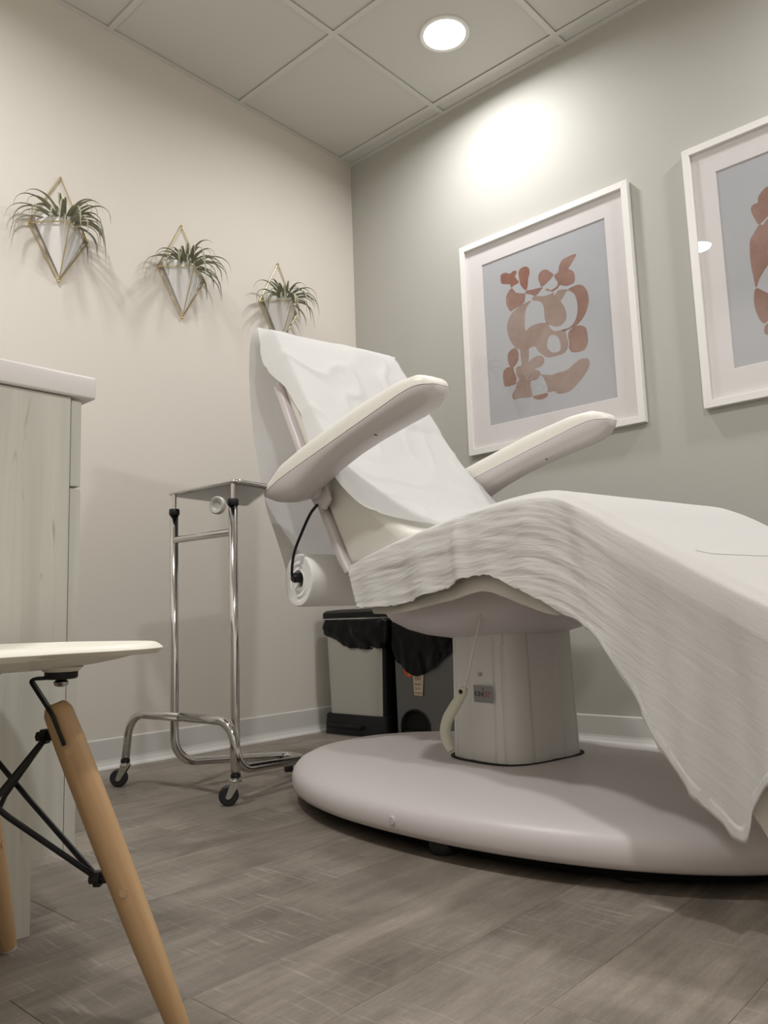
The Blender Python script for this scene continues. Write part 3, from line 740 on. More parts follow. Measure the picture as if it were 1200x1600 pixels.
def caster(p, yaw, lab):
    c = thing('caster', '', 'x', p, yaw)
    for k in ('label', 'category'): del c[k]
    c.parent = st
    if lab: c['label'] = lab
    obj('stem_ring', lathe(BM(), [(.0135, .0), (.0135, .008), (.012, .01)], 20, Matrix.Translation((0, 0, .070))), 'black', c, 40)
    obj('swivel_plate', lathe(BM(), [(.010, .058), (.016, .060), (.0165, .064), (.013, .067), (.0155, .069), (.012, .071)], 20), 'zinc', c, 40)
    for s in (-1, 1):
        bm = extrude_poly([(.014, .060), (-.012, .060), (-.026, .022), (-.020, .017), (-.012, .020)], s * .0115 - .0008, s * .0115 + .0008)
        obj('fork_plate', bm, 'zinc', c)
    rot = Matrix.Translation((-.0185, 0, .0262)) @ Matrix.Rotation(pi / 2, 4, 'X')
    obj('wheel', lathe(BM(), [(.006, -.0105), (.022, -.0105), (.0255, -.0075), (.0262, 0), (.0255, .0075), (.022, .0105), (.006, .0105)], 28, rot), 'rubber', c, 40)
    obj('axle', lathe(BM(), [(.0035, -.015), (.0035, .015)], 12, rot), 'zinc', c, 40)
caster((-1.392, -.322, 0), -.84, None)
caster((-1.352, -.806, 0), -.70, None)
for yy in (-.57, -.63):
    obj('rear_glide', lathe(BM(), [(.012, 0), (.014, .003), (.014, .03), (.010, .036)], 18, Matrix.Translation((-.966, yy, 0))), 'rubber', st, 40)

# ================================================================== TREATMENT CHAIR (local x = towards the feet, y = away from the camera)
BO, BYAW = (-.98, -1.47, 0), radians(-100)
bed = thing('treatment_chair', 'reclining white treatment chair on an oval pedestal base in the middle of the room', 'chair', BO, BYAW)
# base
def ell(s, z, a=.79, b=.428, n=2.25, seg=96, cx=0, cy=0): return [Vector((x, y, z)) for x, y in superel(a * s, b * s, n, seg, cx, cy)]
def ell2(i, z):
    out = []
    for k in range(112):
        t = 2 * pi * k / 112; a_ = (.85 if cos(t) > 0 else .63) - i; out.append(Vector((-.12 + a_ * cos(t), (.455 - i) * sin(t), z)))
    return out
base = obj('base', loft(BM(), [ell2(.05, .034), ell2(.012, .034), ell2(.003, .039), ell2(0, .048), ell2(.0, .066), ell2(.005, .080), ell2(.016, .092), ell2(.04, .103), ell2(.08, .112), ell2(.15, .121), ell2(.24, .127), ell2(.34, .130), ell2(.40, .131)]), 'plastic', bed, 60)
obj('under_rim_shade', loft(BM(), [ell2(.055, .010), ell2(.040, .036)]), 'black', bed)  # black block filling the gap under the rim, stands for its deep shade
for fx, fy in ((-.42, -.30), (-.42, .30), (.10, -.37), (.1, .37), (.45, -.24), (.45, .24)):
    obj('foot', lathe(BM(), [(.03, 0), (.032, .004), (.032, .02), (.028, .026)], 20, Matrix.Translation((fx, fy, 0))), 'rubber', bed, 40)
cap = Matrix.Translation((.03, -.4475, .062)) @ Matrix.Rotation(pi / 2, 4, 'X')
obj('screw_cap', lathe(BM(), [(.0095, -.004), (.0095, .001), (.008, .0025), (.004, .0028)], 20, cap), 'plastic', bed, 40)
# column with grooved panels
CCX, CCY, CA, CB_ = -.035, .0, .118, .132
def colring(s, z, groove=True):
    seg = 240; out = []
    pts = superel(CA * s, CB_ * s, 3.6, seg, CCX, CCY)
    marks = [(-.125, -1), (-.105, -1), (-.05, -1), (-.028, -1), (.025, -1), (.05, -1), ('f', -.07), ('f', .0), ('f', .035), ('f', .09), (-.09, 1), (0, 1)]
    for x, y in pts:
        g = 0
        if groove:
            for mk in marks:
                if mk[0] == 'f':
                    if x > CCX + .05 and abs(y - mk[1]) < .0016: g = .003
                elif y * mk[1] > .05 and abs(x - mk[0] * 1.0) < .0016: g = .003
        dx, dy = x - CCX, y - CCY; l = sqrt(dx * dx + dy * dy)
        out.append(Vector((x - dx / l * g, y - dy / l * g, z)))
    return out
obj('column', loft(BM(), [colring(1.045, .128), colring(1.0, .40), colring(.985, .56)]), 'column', bed, 30)
obj('column_gap_shade', loft(BM(), [[Vector((x, y, .1295)) for x, y in superel(CA * 1.045 + .012, CB_ * 1.045 + .012, 3.2, 64, CCX, CCY)], [Vector((x, y, .1318)) for x, y in superel(CA * 1.045 + .012, CB_ * 1.045 + .012, 3.2, 64, CCX, CCY)]]), 'void', bed)  # flat dark disc painted in for the shaded gap around the column foot
# name plate and mark on the near face
pm = Matrix.Translation((.006, -.1375, .290)) @ Matrix.Rotation(pi / 2, 4, 'X')
pl_ = obj('name_plate', rbox(-.036, .026, -.1385, -.1345, .268, .306, .001, 1), 'plate', bed)
text_obj('plate_lettering', 'KIN', .017, 'ink', Matrix.Translation((-.018, -.1387, .286)) @ Matrix.Rotation(pi / 2, 4, 'X'), pl_)
text_obj('plate_lettering', 'EST', .017, 'red_ink', Matrix.Translation((.008, -.1387, .286)) @ Matrix.Rotation(pi / 2, 4, 'X'), pl_)
text_obj('plate_lettering', 'A', .008, 'ink', Matrix.Translation((-.003, -.1387, .299)) @ Matrix.Rotation(pi / 2, 4, 'X'), pl_)
text_obj('safety_mark', 'CE', .011, 'ink', Matrix.Translation((-.012, -.1368, .332)) @ Matrix.Rotation(pi / 2, 4, 'X'), bed)
# pan under the seat
def pr(a, b, z, cx=-.085): return [Vector((x, y, z)) for x, y in superel(a, b, 2.3, 72, cx, 0)]
obj('seat_pan', loft(BM(), [pr(.05, .05, .413), pr(.12, .11, .416), pr(.18, .16, .425), pr(.235, .20, .440), pr(.28, .235, .462), pr(.31, .255, .492), pr(.325, .265, .53), pr(.325, .265, .565)]), 'plastic', bed, 60)
obj('lift_bracket', rbox(.06, .24, .02, .12, .475, .56, .004, 2), 'black', bed)
# cushions
seat_top = [(-.31, .585), (-.28, .603), (-.2, .622), (-.05, .650), (.1, .673), (.22, .684), (.32, .686), (.385, .678), (.43, .658)]
seat_bot = [(.42, .57), (.3, .562), (0, .56), (-.2, .555), (-.29, .55)]
obj('seat_cushion', extrude_poly(catmull2(seat_top, 3) + seat_bot, -.292, .292, .022, 4), 'vinyl', bed, 35)
leg_top = [(.435, .655), (.50, .622), (.60, .566), (.70, .510), (.85, .427), (.97, .360), (1.0, .335)]
leg_bot = [(.985, .305), (.94, .295), (.80, .372), (.55, .510), (.44, .571)]
obj('leg_cushion', extrude_poly(catmull2(leg_top, 3) + leg_bot, -.292, .292, .022, 4), 'vinyl', bed, 35)
obj('leg_shell', extrude_poly([(.44, .568), (.55, .507), (.80, .369), (.93, .293), (.90, .275), (.78, .335), (.52, .48), (.40, .545)], -.25, .25, .012, 3), 'plastic', bed, 35)
bf = [(.05, .674), (-.04, .668), (-.13, .686), (-.21, .722), (-.29, .782), (-.38, .868), (-.46, .957), (-.54, 1.062), (-.61, 1.165), (-.665, 1.245)]
br = [(-.725, 1.215), (-.655, 1.085), (-.565, .925), (-.47, .765), (-.392, .635), (-.375, .612), (-.30, .606), (-.15, .635)]
obj('back_cushion', extrude_poly(catmull2(bf, 3) + br, -.245, .245, .02, 4), 'vinyl', bed, 35)
bs = [(-.727, 1.218), (-.658, 1.083), (-.568, .922), (-.473, .762), (-.395, .632), (-.378, .609), (-.368, .597), (-.392, .590), (-.425, .63), (-.503, .762), (-.60, .925), (-.69, 1.085), (-.755, 1.205)]
obj('back_shell', extrude_poly(bs, -.254, .254, .006, 3), 'plastic', bed, 35)
hd = [(-.672, 1.245), (-.71, 1.305), (-.752, 1.365), (-.785, 1.392), (-.815, 1.39), (-.828, 1.365), (-.81, 1.325), (-.765, 1.26), (-.735, 1.225), (-.70, 1.225)]
obj('headrest', extrude_poly(catmull2(hd, 3, True), -.250, .250, .014, 3), 'vinyl', bed, 35)
# armrests
def armrest(sy):
    cy = sy * .312
    top = [(-.665, .842), (-.64, .872), (-.56, .918), (-.46, .945), (-.36, .966), (-.18, 1.001), (-.03, 1.019), (.04, 1.018), (.07, 1.008), (.088, .990)]
    spl = [(-.665, .838), (-.64, .845), (-.56, .866), (-.46, .888), (-.36, .908), (-.276, .925), (-.137, .952), (.0, .978), (.05, .986), (.088, .984)]
    bot = [(-.665, .832), (-.62, .815), (-.56, .806), (-.49, .806), (-.42, .832), (-.34, .862), (-.25, .888), (-.17, .905), (-.06, .923), (.01, .932), (.05, .941), (.075, .955), (.088, .972)]
    wid = [(-.665, .030), (-.64, .040), (-.56, .046), (-.3, .046), (-.1, .048), (.01, .050), (.05, .046), (.075, .036), (.088, .020)]
    rs, rp = [], []
    N_ = 46
    for i in range(N_ + 1):
        u = i / N_; x = -.665 + .753 * (u if u < .85 else .85 + (1 - max(0, 1 - (u - .85) / .15) ** 1.6) * .15)
        t_, = interp(x, top); s_, = interp(x, spl); b_, = interp(x, bot); w_, = interp(x, wid)
        r1, r2 = [], []
        for k in range(13):   # shell: side walls nearly vertical, rounded belly with a waist
            a = pi * k / 12; c, s = cos(a), sin(a)
            yy = w_ * math.copysign(abs(c) ** .55, c) * (1 - .22 * abs(s) ** 2 - .16 * math.exp(-((abs(s) - .62) / .14) ** 2) * min(1, max(0, (x + .5) / .2))); zz = s_ - (s_ - b_) * abs(s) ** .8
            r1.append(Vector((x, cy + yy, zz)))
        r1 += [Vector((x, cy - w_ * .6, s_)), Vector((x, cy, s_ + .0005)), Vector((x, cy + w_ * .6, s_))]
        for k in range(13):
            a = pi * k / 12; c, s = cos(a), sin(a)
            yy = (w_ + .0008) * math.copysign(abs(c) ** .6, c); zz = s_ + .001 + (t_ - s_) * abs(s) ** .75
            r2.append(Vector((x, cy - yy, zz)))
        r2 += [Vector((x, cy + w_ * .5, s_ + .001)), Vector((x, cy - w_ * .5, s_ + .001))]
        rs.append(r1); rp.append(r2)
    bm = loft(BM(), rs); bmesh.ops.recalc_face_normals(bm, faces=bm.faces[:])
    ar = obj('armrest', bm, 'plastic', bed, 45)
    bm = loft(BM(), rp); bmesh.ops.recalc_face_normals(bm, faces=bm.faces[:])
    obj('arm_pad', bm, 'vinyl', ar, 50)['label'] = 'cream padded top of the armrest'
    obj('screw_hole', lathe(BM(), [(.0055, 0), (.0062, .001), (.0062, .004)], 14, Matrix.Translation((-.135, cy - .018, .9135)) @ Matrix.Rotation(.4, 4, 'Y')), 'void', ar, 40)
    obj('arm_pivot', lathe(BM(), [(.026, -.035), (.028, -.03), (.028, .035), (.026, .04)], 20, Matrix.Translation((-.485, sy * .255, .835)) @ Matrix.Rotation(pi / 2, 4, 'X')), 'plastic', bed, 40)
    obj('arm_bracket', extrude_poly([(-.515, .86), (-.45, .85), (-.425, .80), (-.455, .775), (-.50, .79), (-.53, .83)], min(sy * .262, sy * .276), max(sy * .262, sy * .276), .004, 2), 'plastic', bed, 35)
for s in (-1, 1): armrest(s)

# roll holder cord (black strap with a plug in the roll's core)
cd = obj('roll_strap', tube(BM(), smooth_path([(-.472, -.283, .79), (-.505, -.286, .768), (-.545, -.290, .72), (-.585, -.292, .665), (-.600, -.292, .61), (-.600, -.287, .597)], 6), [.0042] * 31, 10), 'black', bed, 60)
obj('strap_plug', lathe(BM(), [(.014, -.01), (.0145, .01), (.011, .016), (.005, .017)], 18, Matrix.Translation((-.600, -.274, .595)) @ Matrix.Rotation(pi / 2, 4, 'X')), 'black', cd, 40)

# ================================================================== EXAM PAPER (roll and the tail drawn over the back)
ep = thing('exam_paper', 'white tissue paper running from its roll up over the backrest of the treatment chair', 'paper', BO, BYAW)
RC = (-.600, .588)
mr = Matrix.Translation((RC[0], 0, RC[1])) @ Matrix.Rotation(pi / 2, 4, 'X')
rings = []
bm = BM(); seg = 56
prof_r = [(.0205, .262)] + [(.0205 + .0065 * k * 1.35, .270 + (.0022 if k % 2 else -.001)) for k in range(1, 6)] + [(.0735, .271), (.0765, .266), (.0765, 0), (.0765, -.266), (.0735, -.271), (.0205, -.262), (.0205, .262)]
R = [[bm.verts.new(mr @ Vector((q * (1 + .012 * sin(3 * 2 * pi * k / seg + 1)) * cos(2 * pi * k / seg), q * (1 + .01 * sin(2 * 2 * pi * k / seg)) * sin(2 * pi * k / seg), z))) for k in range(seg)] for q, z in prof_r]
for a, b in zip(R, R[1:]):
    for k in range(seg): bm.faces.new((a[k], a[(k + 1) % seg], b[(k + 1) % seg], b[k]))
bmesh.ops.recalc_face_normals(bm, faces=bm.faces[:])
obj('paper_roll', bm, 'paper_roll', ep, 40)
bm = BM()
tb = [(.0205, .258), (.0205, -.258), (.0175, -.258), (.0175, .258), (.0205, .258)]
R = [[bm.verts.new(mr @ Vector((q * cos(2 * pi * k / 32), q * sin(2 * pi * k / 32), z))) for k in range(32)] for q, z in tb]
for a, b in zip(R, R[1:]):
    for k in range(32): bm.faces.new((a[k], a[(k + 1) % 32], b[(k + 1) % 32], b[k]))
bmesh.ops.recalc_face_normals(bm, faces=bm.faces[:])
obj('card_core', bm, 'hem', ep, 40)
# (x, z, y_near, y_far)
PP = [(-.672, .56, -.262, .265), (-.678, .60, -.262, .265), (-.692, .65, -.264, .265), (-.735, .74, -.268, .266), (-.785, .85, -.272, .27), (-.826, .98, -.274, .272), (-.85, 1.12, -.276, .274), (-.862, 1.25, -.278, .276),
      (-.858, 1.34, -.280, .278), (-.838, 1.388, -.281, .279), (-.808, 1.404, -.282, .28), (-.776, 1.396, -.288, .28), (-.742, 1.362, -.302, .278), (-.704, 1.308, -.306, .272), (-.668, 1.258, -.296, .27), (-.632, 1.206, -.282, .266), (-.585, 1.138, -.277, .262),
      (-.53, 1.062, -.28, .262), (-.455, .962, -.295, .26), (-.375, .872, -.300, .258), (-.320, .817, -.298, .255), (-.265, .768, -.284, .25), (-.205, .729, -.25, .245), (-.16, .708, -.19, .24), (-.12, .694, -.10, .23)]
pc = smooth_path([(a, 0, b) for a, b, c, d in PP], 8); pw = smooth_path([(c, d, 0) for a, b, c, d in PP], 8)
bm = BM(); uvl = bm.loops.layers.uv.new('UVMap'); NVp = 90; g = []; s_len = 0
for i, (p, ww) in enumerate(zip(pc, pw)):
    if i: s_len += (p - pc[i - 1]).length
    t = (pc[min(i + 1, len(pc) - 1)] - pc[max(0, i - 1)]).normalized(); nn = Vector((t.z, 0, -t.x)) * -1
    rowv = []
    hang = 1 if i < 70 else 0
    for j in range(NVp + 1):
        v = j / NVp; y = ww.x + (ww.y - ww.x) * v
        q = Vector((p.x, y, p.z))
        f = noise.noise(Vector((s_len * 4, y * 5, 1.3))); f2 = noise.noise(Vector((s_len * 13, y * 9, 5.1)))
        cre = abs(noise.noise(Vector((s_len * 5.5 + y * 3, y * 6 - s_len * 3, 9.7))))
        if i < 64: amp = (.012 * f + .004 * f2) * min(1, max(0, (i - 12) / 20)) * min(1, (80 - i) / 16)
        elif i < 136: amp = (.004 + .003 * f + .0015 * f2 + .006 * (1 - min(1, cre * 5)) * (1 if i > 92 else .4)) * min(1, (i - 60) / 20)
        else: amp = .003 + .002 * f2 + .003 * max(0, f) + .003 * (1 - min(1, cre * 8))
        q += nn * max(amp, -.012 if i < 64 else .001)
        # unsupported side edges sag over the head rest and the back
        if i >= 84:
            ov = max(0, abs(y) - .246)
            k_ = 1 if i < 140 else max(.15, 1 - (i - 140) / 14); q -= nn * ov * .75 * k_; q.z -= ov * .5 * k_; q.y -= math.copysign(ov * .25 * k_, y)
        rowv.append((bm.verts.new(q), (s_len, y)))
    g.append(rowv)
for a, b in zip(g, g[1:]):
    for j in range(NVp):
        fc = bm.faces.new((a[j][0], a[j + 1][0], b[j + 1][0], b[j][0]))
        for lp, uvv in zip(fc.loops, (a[j][1], a[j + 1][1], b[j + 1][1], b[j][1])): lp[uvl].uv = uvv
bm.normal_update()
ps = obj('paper_sheet', bm, 'paper', ep, 180)

# ================================================================== TOWELS OVER THE SEAT
def drape(name, m, label, stations, grow, lift, thick, crnk, seed, nu=330, nvh=90, nvt=60, big=1.0, hemx=None):
    """stations: x_top z_top x_hem z_hem for both sides"""
    T = smooth_path([(a, 0, b) for a, b, c, d in stations], 12); Hm = smooth_path([(c, 0, d) for a, b, c, d in stations], 12)
    n = len(T); hem_rows = []; bm = BM(); uvl = bm.loops.layers.uv.new('UVMap'); g = []; sl = 0
    yt = .296 + grow
    for i in range(n):
        if i: sl += (T[i] - T[i - 1]).length
        tt = T[i]; hh = Hm[i]; rowv = []
        drop = tt.z - hh.z
        for side in (-1, 0, 1):
            steps = nvh if side else nvt
            for j in range(steps + (1 if side == 1 else 0)):
                if side == -1:
                    f = 1 - j / steps; vv = -yt - f * drop
                elif side == 0:
                    f = 0; vv = -yt + 2 * yt * j / steps
                else:
                    f = j / steps; vv = yt + f * drop
                if side == 0:
                    y = vv; ed = max(0, abs(y) - (yt - .035)) / .035
                    p = Vector((tt.x, y, tt.z + lift - .014 * ed ** 2)); out = Vector((0, 0, 1))
                else:
                    s = side
                    fr = min(1, f * drop / .05)
                    p = Vector((tt.x + (hh.x - tt.x) * f ** 1.0, s * (yt + .018 * (fr ** .5) + grow * f + .03 * f * f * min(1, drop / .3)), tt.z + lift - .014 - (drop - .014 + lift) * f))
                    out = Vector((0, s, .3)).normalized()
                hangf = f * min(1, drop / .2)
                n1 = noise.noise(Vector((sl * 7 + seed, vv * 1.6, side)))
                n2 = noise.noise(Vector((sl * 16 + seed, vv * 3.5 + 3, side)))
                n3 = noise.noise(Vector((sl * 5 + vv * 6 + seed, vv * 42 + sl * 5, 3.3)))
                n4 = noise.noise(Vector((sl * 13 + seed, vv * 95 + sl * 11, 7.3)))
                cr = crnk * (1 if tt.x < .36 else max(.12, 1 - (tt.x - .36) * 4.5)) * (.35 if side == 0 else 1)
                amp = big * (.020 * n1 * hangf + .008 * n2 * (1.7 if tt.x > .45 else 1) * (hangf + .25 * (side != 0))) + cr * (.0022 * n3 + .0016 * n4)
                if side: # radiating fold off the knee and one sharp ridge mid seat
                    amp += .010 * math.exp(-((tt.x + .02 * f - .13) / .018) ** 2) * min(1, f * 3) * crnk
                    amp -= .012 * math.exp(-((tt.x - .415) / .022) ** 2) * min(1, f * 5) * (1 - f * .6)
                    amp += .008 * math.exp(-((tt.x - .33) / .03) ** 2) * min(1, f * 5)
                if side: p += out * (amp + .004)
                else: p += out * max(amp, 0)
                if side and f > .93:  # wavy raw hem
                    p.z += .004 * noise.noise(Vector((sl * 60 + seed, 0, side))) * (f - .93) / .07 * crnk
                rowv.append((bm.verts.new(p), (sl, vv)))
        g.append(rowv)
        hj = .004 * noise.noise(Vector((sl * 45, 2.2, seed))); hem_rows.append([rowv[j][0].co + Vector((hj * (1 - j / 6), -.0012 - abs(hj) * .6, -.001 + hj * (1 - j / 6))) for j in (0, 2, 4, 6)])
    for a, b in zip(g, g[1:]):
        for j in range(len(a) - 1):
            fc = bm.faces.new((a[j][0], a[j + 1][0], b[j + 1][0], b[j][0]))
            for lp, uvv in zip(fc.loops, (a[j][1], a[j + 1][1], b[j + 1][1], b[j][1])): lp[uvl].uv = uvv
    bm.normal_update()
    if sum(f.normal.z for f in bm.faces) < 0: bmesh.ops.reverse_faces(bm, faces=bm.faces[:])
    o = obj(name, bm, m, None, 180); o.location = BO; o.rotation_euler = (0, 0, BYAW)
    so = o.modifiers.new('thick', 'SOLIDIFY'); so.thickness = thick; so.offset = 1
    if hemx is not None:
        # stitched double hem along the low corner on the camera side
        hb_ = BM(); prev = None; kk = max(3, int(nvh * .07))
        for i, rowv in enumerate(hem_rows):
            if T[i].x < hemx: continue
            cur = []
            L_ = [rowv[0], rowv[1], rowv[2], rowv[3]]
            for p in L_: cur.append(hb_.verts.new(p))
            if prev:
                for j in range(3): hb_.faces.new((prev[j], prev[j + 1], cur[j + 1], cur[j]))
            prev = cur
        bmesh.ops.recalc_face_normals(hb_, faces=hb_.faces[:])
        hm_ = obj('hem', hb_, m, o, 180); so2 = hm_.modifiers.new('thick', 'SOLIDIFY'); so2.thickness = .0012; so2.offset = 0
        zt = interp(.645, [(p.x, p.z) for p in T])[0] + lift + .0012
        seam = [(.628 + .02 * min(1, (y + .285) / .06), y, zt + (.628 - .648) * -.55 * (1 - min(1, (y + .285) / .06)) - (.004 if abs(y) > .27 else 0)) for y in [-.285 + .57 * k / 40 for k in range(41)]]
        obj('seam', tube(BM(), [(x, y, z - .0011) for x, y, z in seam], .0013, 6), m, o, 180)
    return tag(o, label, 'towel')
ST = [(-.285, .606, -.205, .497), (-.22, .622, -.14, .495), (-.12, .643, -.05, .50), (-.03, .658, .045, .513), (.07, .674, .13, .530), (.14, .684, .195, .548), (.20, .690, .25, .546), (.27, .696, .31, .522),
      (.335, .697, .375, .496), (.385, .690, .425, .47), (.43, .672, .470, .452), (.475, .648, .515, .415), (.52, .620, .565, .345), (.565, .594, .605, .275), (.61, .568, .650, .214), (.66, .540, .695, .168),
      (.705, .514, .738, .135), (.735, .497, .756, .188), (.77, .478, .78, .222), (.82, .450, .825, .26), (.87, .422, .87, .285)]
drape('towel', 'muslin', 'white crinkled muslin towel draped over the treatment chair seat, one corner hanging low', ST, .010, .012, .0016, 1.0, 2.0, hemx=.44)
SS = [(-.27, .606, -.165, .482), (-.20, .624, -.12, .48), (-.10, .645, -.04, .482), (0, .662, .06, .495), (.10, .678, .15, .508), (.18, .688, .22, .517), (.27, .694, .32, .487), (.36, .694, .405, .464), (.44, .668, .47, .475),
      (.52, .620, .55, .42), (.60, .574, .62, .35), (.68, .528, .69, .25), (.74, .494, .748, .17), (.80, .461, .79, .115), (.88, .416, .87, .10), (.96, .37, .95, .10), (1.0, .345, .99, .11)]
drape('bed_sheet', 'sheet', 'thin cream cotton sheet showing below the hem of the crinkled towel', SS, .0, .003, .0012, .25, 7.0, big=.35)['category'] = 'sheet'

# ================================================================== HAND CONTROL hanging in front of the column
hc = thing('hand_control', 'cream curved hand control hanging by its thin cord in front of the column', 'control', BO, BYAW)
obj('cord', tube(BM(), smooth_path([(.085, -.215, .505), (.075, -.212, .47), (.03, -.204, .37), (-.005, -.197, .300)], 6), .0028, 8), 'cable', hc, 60)
hp = smooth_path([(-.004, -.197, .306), (-.010, -.198, .294), (-.040, -.196, .262), (-.068, -.194, .232), (-.082, -.192, .200), (-.074, -.190, .172), (-.066, -.189, .158)], 5)
obj('handle', tube(BM(), hp, [.008 + .005 * min(1, i / 10) - (.004 * max(0, (i - 24) / 6)) for i in range(len(hp))], 16), 'wand', hc, 60)
obj('handle_eye', lathe(BM(), [(.0052, 0), (.0052, .003)], 14, Matrix.Translation((-.006, -.2058, .298)) @ Matrix.Rotation(pi / 2, 4, 'X')), 'void', hc)
obj('cord_hook', lathe(BM(), [(.006, 0), (.007, .01), (.005, .02)], 12, Matrix.Translation((.085, -.215, .50))), 'plastic', hc, 40)

# ================================================================== WHITE POWER CORD on the floor
def cordpts(): return [(-.02, -2.02, .02), (-.10, -1.93, .004), (-.26, -1.74, .004), (-.335, -1.62, .004), (-.337, -1.54, .004), (-.30, -1.478, .004), (-.252, -1.468, .004), (-.215, -1.52, .004), (-.25, -1.60, .004), (-.315, -1.59, .012), (-.305, -1.50, .012), (-.283, -1.445, .004), (-.222, -1.425, .004), (-.185, -1.47, .006), (-.20, -1.56, .004), (-.16, -1.54, .004), (-.112, -1.445, .004), (-.075, -1.47, .004), (-.08, -1.60, .004), (-.05, -1.75, .004)]
pc_ = obj('power_cord', tube(BM(), smooth_path(cordpts(), 10), .0038, 10), 'cable', None, 60)
tag(pc_, 'white power cord looped on the floor behind the oval base', 'cord')

# ================================================================== BINS
def bag_mesh(x0, x1, y0, y1, zt, zlow, seed, rad=.03, inner=.05):
    """bin liner folded over the rim, hanging outside with an uneven, gathered lower edge"""
    bm = BM(); seg = 140; per0 = rrect(x0, x1, y0, y1, rad, 0, 6); per0.append(per0[0]); cum = [0]
    for p, q in zip(per0, per0[1:]): cum.append(cum[-1] + (q - p).length)
    per = []; k_ = 0
    for i in range(seg):
        s_ = cum[-1] * i / seg
        while cum[k_ + 1] < s_: k_ += 1
        per.append(per0[k_].lerp(per0[k_ + 1], (s_ - cum[k_]) / max(1e-9, cum[k_ + 1] - cum[k_])))
    N = len(per); rows = []
    cx, cy = (x0 + x1) / 2, (y0 + y1) / 2
    for k in range(18):
        t = k / 17; ring = []
        for i, p in enumerate(per):
            a = i / N; out = (Vector((p.x - cx, p.y - cy, 0))).normalized()
            low = zlow(p.x, p.y)
            if t < .2:
                u = t / .2; z = zt - inner * (1 - u); o = -.012 * (1 - u)
            else:
                u = (t - .2) / .8; z = zt - (zt - low) * u; o = .008 + .006 * sin(u * pi)
                w = noise.noise(Vector((a * 26, u * 2.2, seed))) * .011 + noise.noise(Vector((a * 60 + u * 4, u * 7, seed + 4))) * .006
                o += w * (.35 + u) - .006 * u * u
                z += noise.noise(Vector((a * 12, seed, 1))) * .010 * u
            ring.append(bm.verts.new((p.x + out.x * o, p.y + out.y * o, z)))
        rows.append(ring)
    for a, b in zip(rows, rows[1:]):
        for k in range(N): bm.faces.new((a[k], b[k], b[(k + 1) % N], a[(k + 1) % N]))
    bmesh.ops.recalc_face_normals(bm, faces=bm.faces[:])
    return bm
b1 = thing('step_bin', 'light panelled pedal bin with black base standing in the room corner', 'bin', (0, 0, 0))
BX0, BX1, BY0, BY1 = -.302, -.03, -.378, -.052
obj('body', loft(BM(), [rrect(BX0 + .006, BX1 - .006, BY0 + .006, BY1 - .006, .03, .075), rrect(BX0 - .006, BX1 + .006, BY0 - .008, BY1 + .002, .03, .47)]), 'bin_steel', b1, 40)
obj('side_frame', loft(BM(), [rrect(BX0 + .012, BX1 - .004, BY0 - .002, BY0 + .02, .008, .075), rrect(BX0 + .006, BX1 + .008, BY0 - .013, BY0 + .006, .008, .47)]), 'black', b1, 40)
obj('base', loft(BM(), [rrect(BX0 - .012, BX1 + .0, BY0 - .014, BY1 + .010, .022, .0), rrect(BX0 - .006, BX1 + .0, BY0 - .012, BY1 + .006, .022, .078), rrect(BX0 - .002, BX1 - .004, BY0 - .014, BY1 + .002, .022, .082)]), 'black', b1, 40)
obj('pedal', rbox(BX0 - .034, BX0 - .008, BY0 + .10, BY1 - .03, .030, .045, .004, 2), 'black', b1)
obj('lid', loft(BM(), [rrect(BX0 - .016, BX1 + .004, BY0 - .013, BY1 + .012, .03, .475), rrect(BX0 - .016, BX1 + .004, BY0 - .013, BY1 + .012, .03, .498), rrect(BX0 - .004, BX1 - .004, BY0 - .008, BY1 + .004, .03, .508), rrect(BX0 + .04, BX1 - .04, BY0 + .03, BY1 - .04, .02, .513)]), 'black', b1, 40)
g1 = obj('bin_liner', bag_mesh(BX0 - .006, BX1 + .002, BY0 - .012, BY1 + .004, .474, lambda x, y: .405 - .055 * max(0, min(1, (-.06 - y) / .15)), 1.0), 'bag', None, 180)
tag(g1, 'black bin bag folded over the light panelled bin in the corner', 'bin bag', 'black bin bags')
b2 = thing('step_bin', 'dark grey plastic bin with arched foot opening beside the light panelled bin', 'bin', (0, 0, 0))
CX0, CX1, CY0, CY1 = -.270, -.03, -.738, -.424
def arch_cut(): return [(-.10 + 0, 0)]
# front panel with an arched opening built as a real hole
def front_panel():
    bm = BM(); z1 = .455
    outer = [Vector((0, CY0, .0)), Vector((0, CY0 - .006, z1)), Vector((0, CY1 + .006, z1)), Vector((0, CY1, .0))]
    ya, yb, zs = -.586, -.446, .052
    arc = [Vector((0, yb, 0))] + [Vector((0, (ya + yb) / 2 + (yb - ya) / 2 * cos(a), zs + .060 * sin(a))) for a in [pi * k / 14 for k in range(15)]] + [Vector((0, ya, 0))]
    loop = outer + arc
    tris = tessellate_polygon([loop]); V = [bm.verts.new((CX0, p.y, p.z)) for p in loop]
    for t in tris:
        try: bm.faces.new([V[i] for i in t])
        except ValueError: pass
    bmesh.ops.recalc_face_normals(bm, faces=bm.faces[:])
    r_ = bmesh.ops.extrude_face_region(bm, geom=bm.faces[:])
    for v in [e for e in r_['geom'] if isinstance(e, bmesh.types.BMVert)]: v.co.x += .01
    bmesh.ops.recalc_face_normals(bm, faces=bm.faces[:])
    return bm, arc
fp, arc = front_panel()
obj('front_panel', fp, 'bin_grey', b2)
obj('body', loft(BM(), [rrect(CX0 + .03, CX1, CY0 + .001, CY1 - .001, .012, .012), rrect(CX0 + .012, CX1 + .006, CY0 - .004, CY1 + .004, .012, .455)]), 'bin_grey', b2, 40)
obj('base', rbox(CX0 - .003, CX1, CY0 - .003, CY1 + .003, 0, .012, .002, 1), 'black', b2)
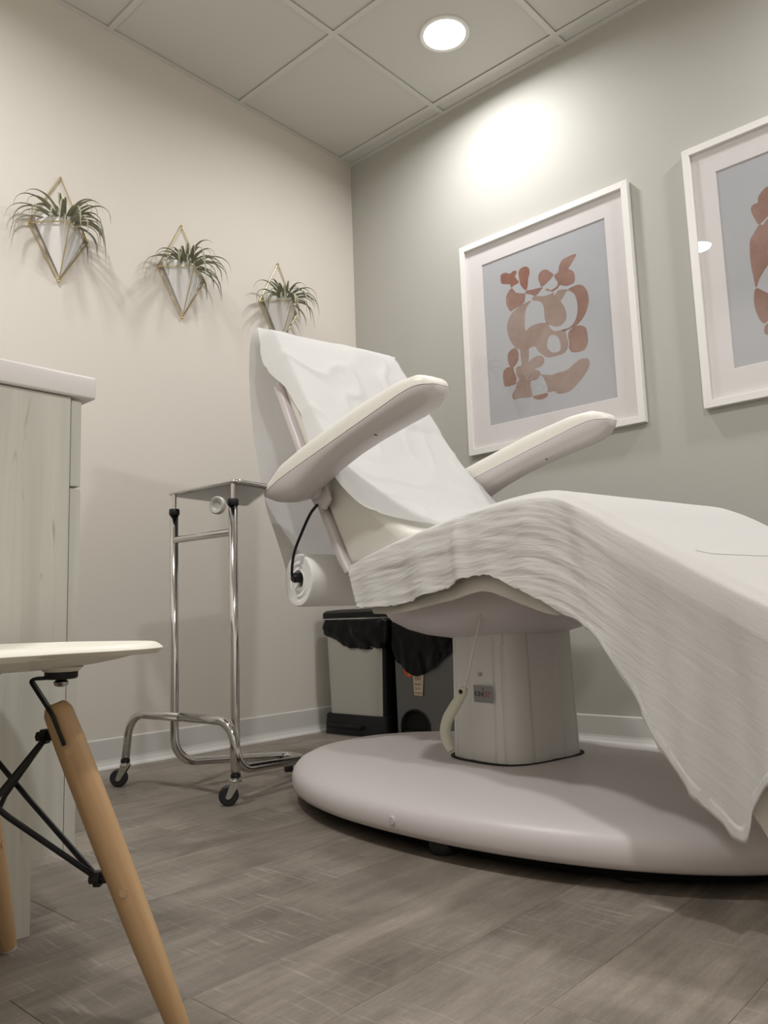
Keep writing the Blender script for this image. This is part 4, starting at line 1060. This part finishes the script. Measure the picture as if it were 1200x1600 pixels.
obj('foot_recess', tube(BM(), [Vector((CX0 - .001, p.y, p.z)) for p in arc], .005, 8), 'black', b2, 60)
obj('recess_back', rbox(CX0 + .0105, CX0 + .03, -.60, -.43, .012, .14, .001, 1), 'void', b2)
obj('pedal', rbox(CX0 - .012, CX0 + .01, -.570, -.462, .022, .034, .003, 2), 'black', b2)
obj('rim', loft(BM(), [rrect(CX0 - .003, CX1 + .008, CY0 - .012, CY1 + .012, .014, .455), rrect(CX0 - .003, CX1 + .008, CY0 - .012, CY1 + .012, .014, .472)]), 'bin_grey', b2, 40)
# orange round sticker under the bag hem
bm = BM(); vs = [bm.verts.new((CX0 - .0008, -.492 + .030 * cos(2 * pi * k / 28), .268 + .032 * sin(2 * pi * k / 28))) for k in range(28)]; bm.faces.new(vs)
sk = obj('round_sticker', bm, 'orange', b2)
text_obj('sticker_lettering', 'sa', .022, 'note', Matrix.Translation((CX0 - .0010, -.494, .250)) @ Matrix(((0, 0, -1, 0), (-1, 0, 0, 0), (0, 1, 0, 0), (0, 0, 0, 1))), sk)
g2 = obj('bin_liner', bag_mesh(CX0 - .006, CX1 + .006, CY0 - .015, CY1 + .014, .480, lambda x, y: .242 + .95 * abs(y + .545) ** 1.3 + (.02 if x > -.15 else 0), 6.0, .02), 'bag', None, 180)
tag(g2, 'black bin bag folded deep over the dark grey bin with the taped note', 'bin bag', 'black bin bags')
nt_ = obj('paper_note', None, None) if False else None
bm = BM()
vs = [bm.verts.new(p) for p in ((CX0 - .0030, -.512, .268), (CX0 - .0030, -.568, .268), (CX0 - .0060, -.560, .168), (CX0 - .0060, -.518, .170))]
bm.faces.new(vs)
r_ = bmesh.ops.extrude_face_region(bm, geom=bm.faces[:])
for v in [e for e in r_['geom'] if isinstance(e, bmesh.types.BMVert)]: v.co.x += .0004
bmesh.ops.recalc_face_normals(bm, faces=bm.faces[:])
note = obj('paper_note', bm, 'note', None)
tag(note, 'small cream handwritten note taped to the dark grey bin', 'note')
for z_, tx, sz in ((.232, 'Dirt', .019), (.213, 'hendu', .0140), (.196, '& d.r', .0150), (.179, 'mopho', .0140)):
    text_obj('handwriting', tx, sz, 'red_ink', Matrix.Translation((CX0 - .0062 + (z_ - .17) * .028, -.539, z_)) @ Matrix(((0, 0, -1, 0), (-1, 0, 0, 0), (0, 1, 0, 0), (0, 0, 0, 1))), note)
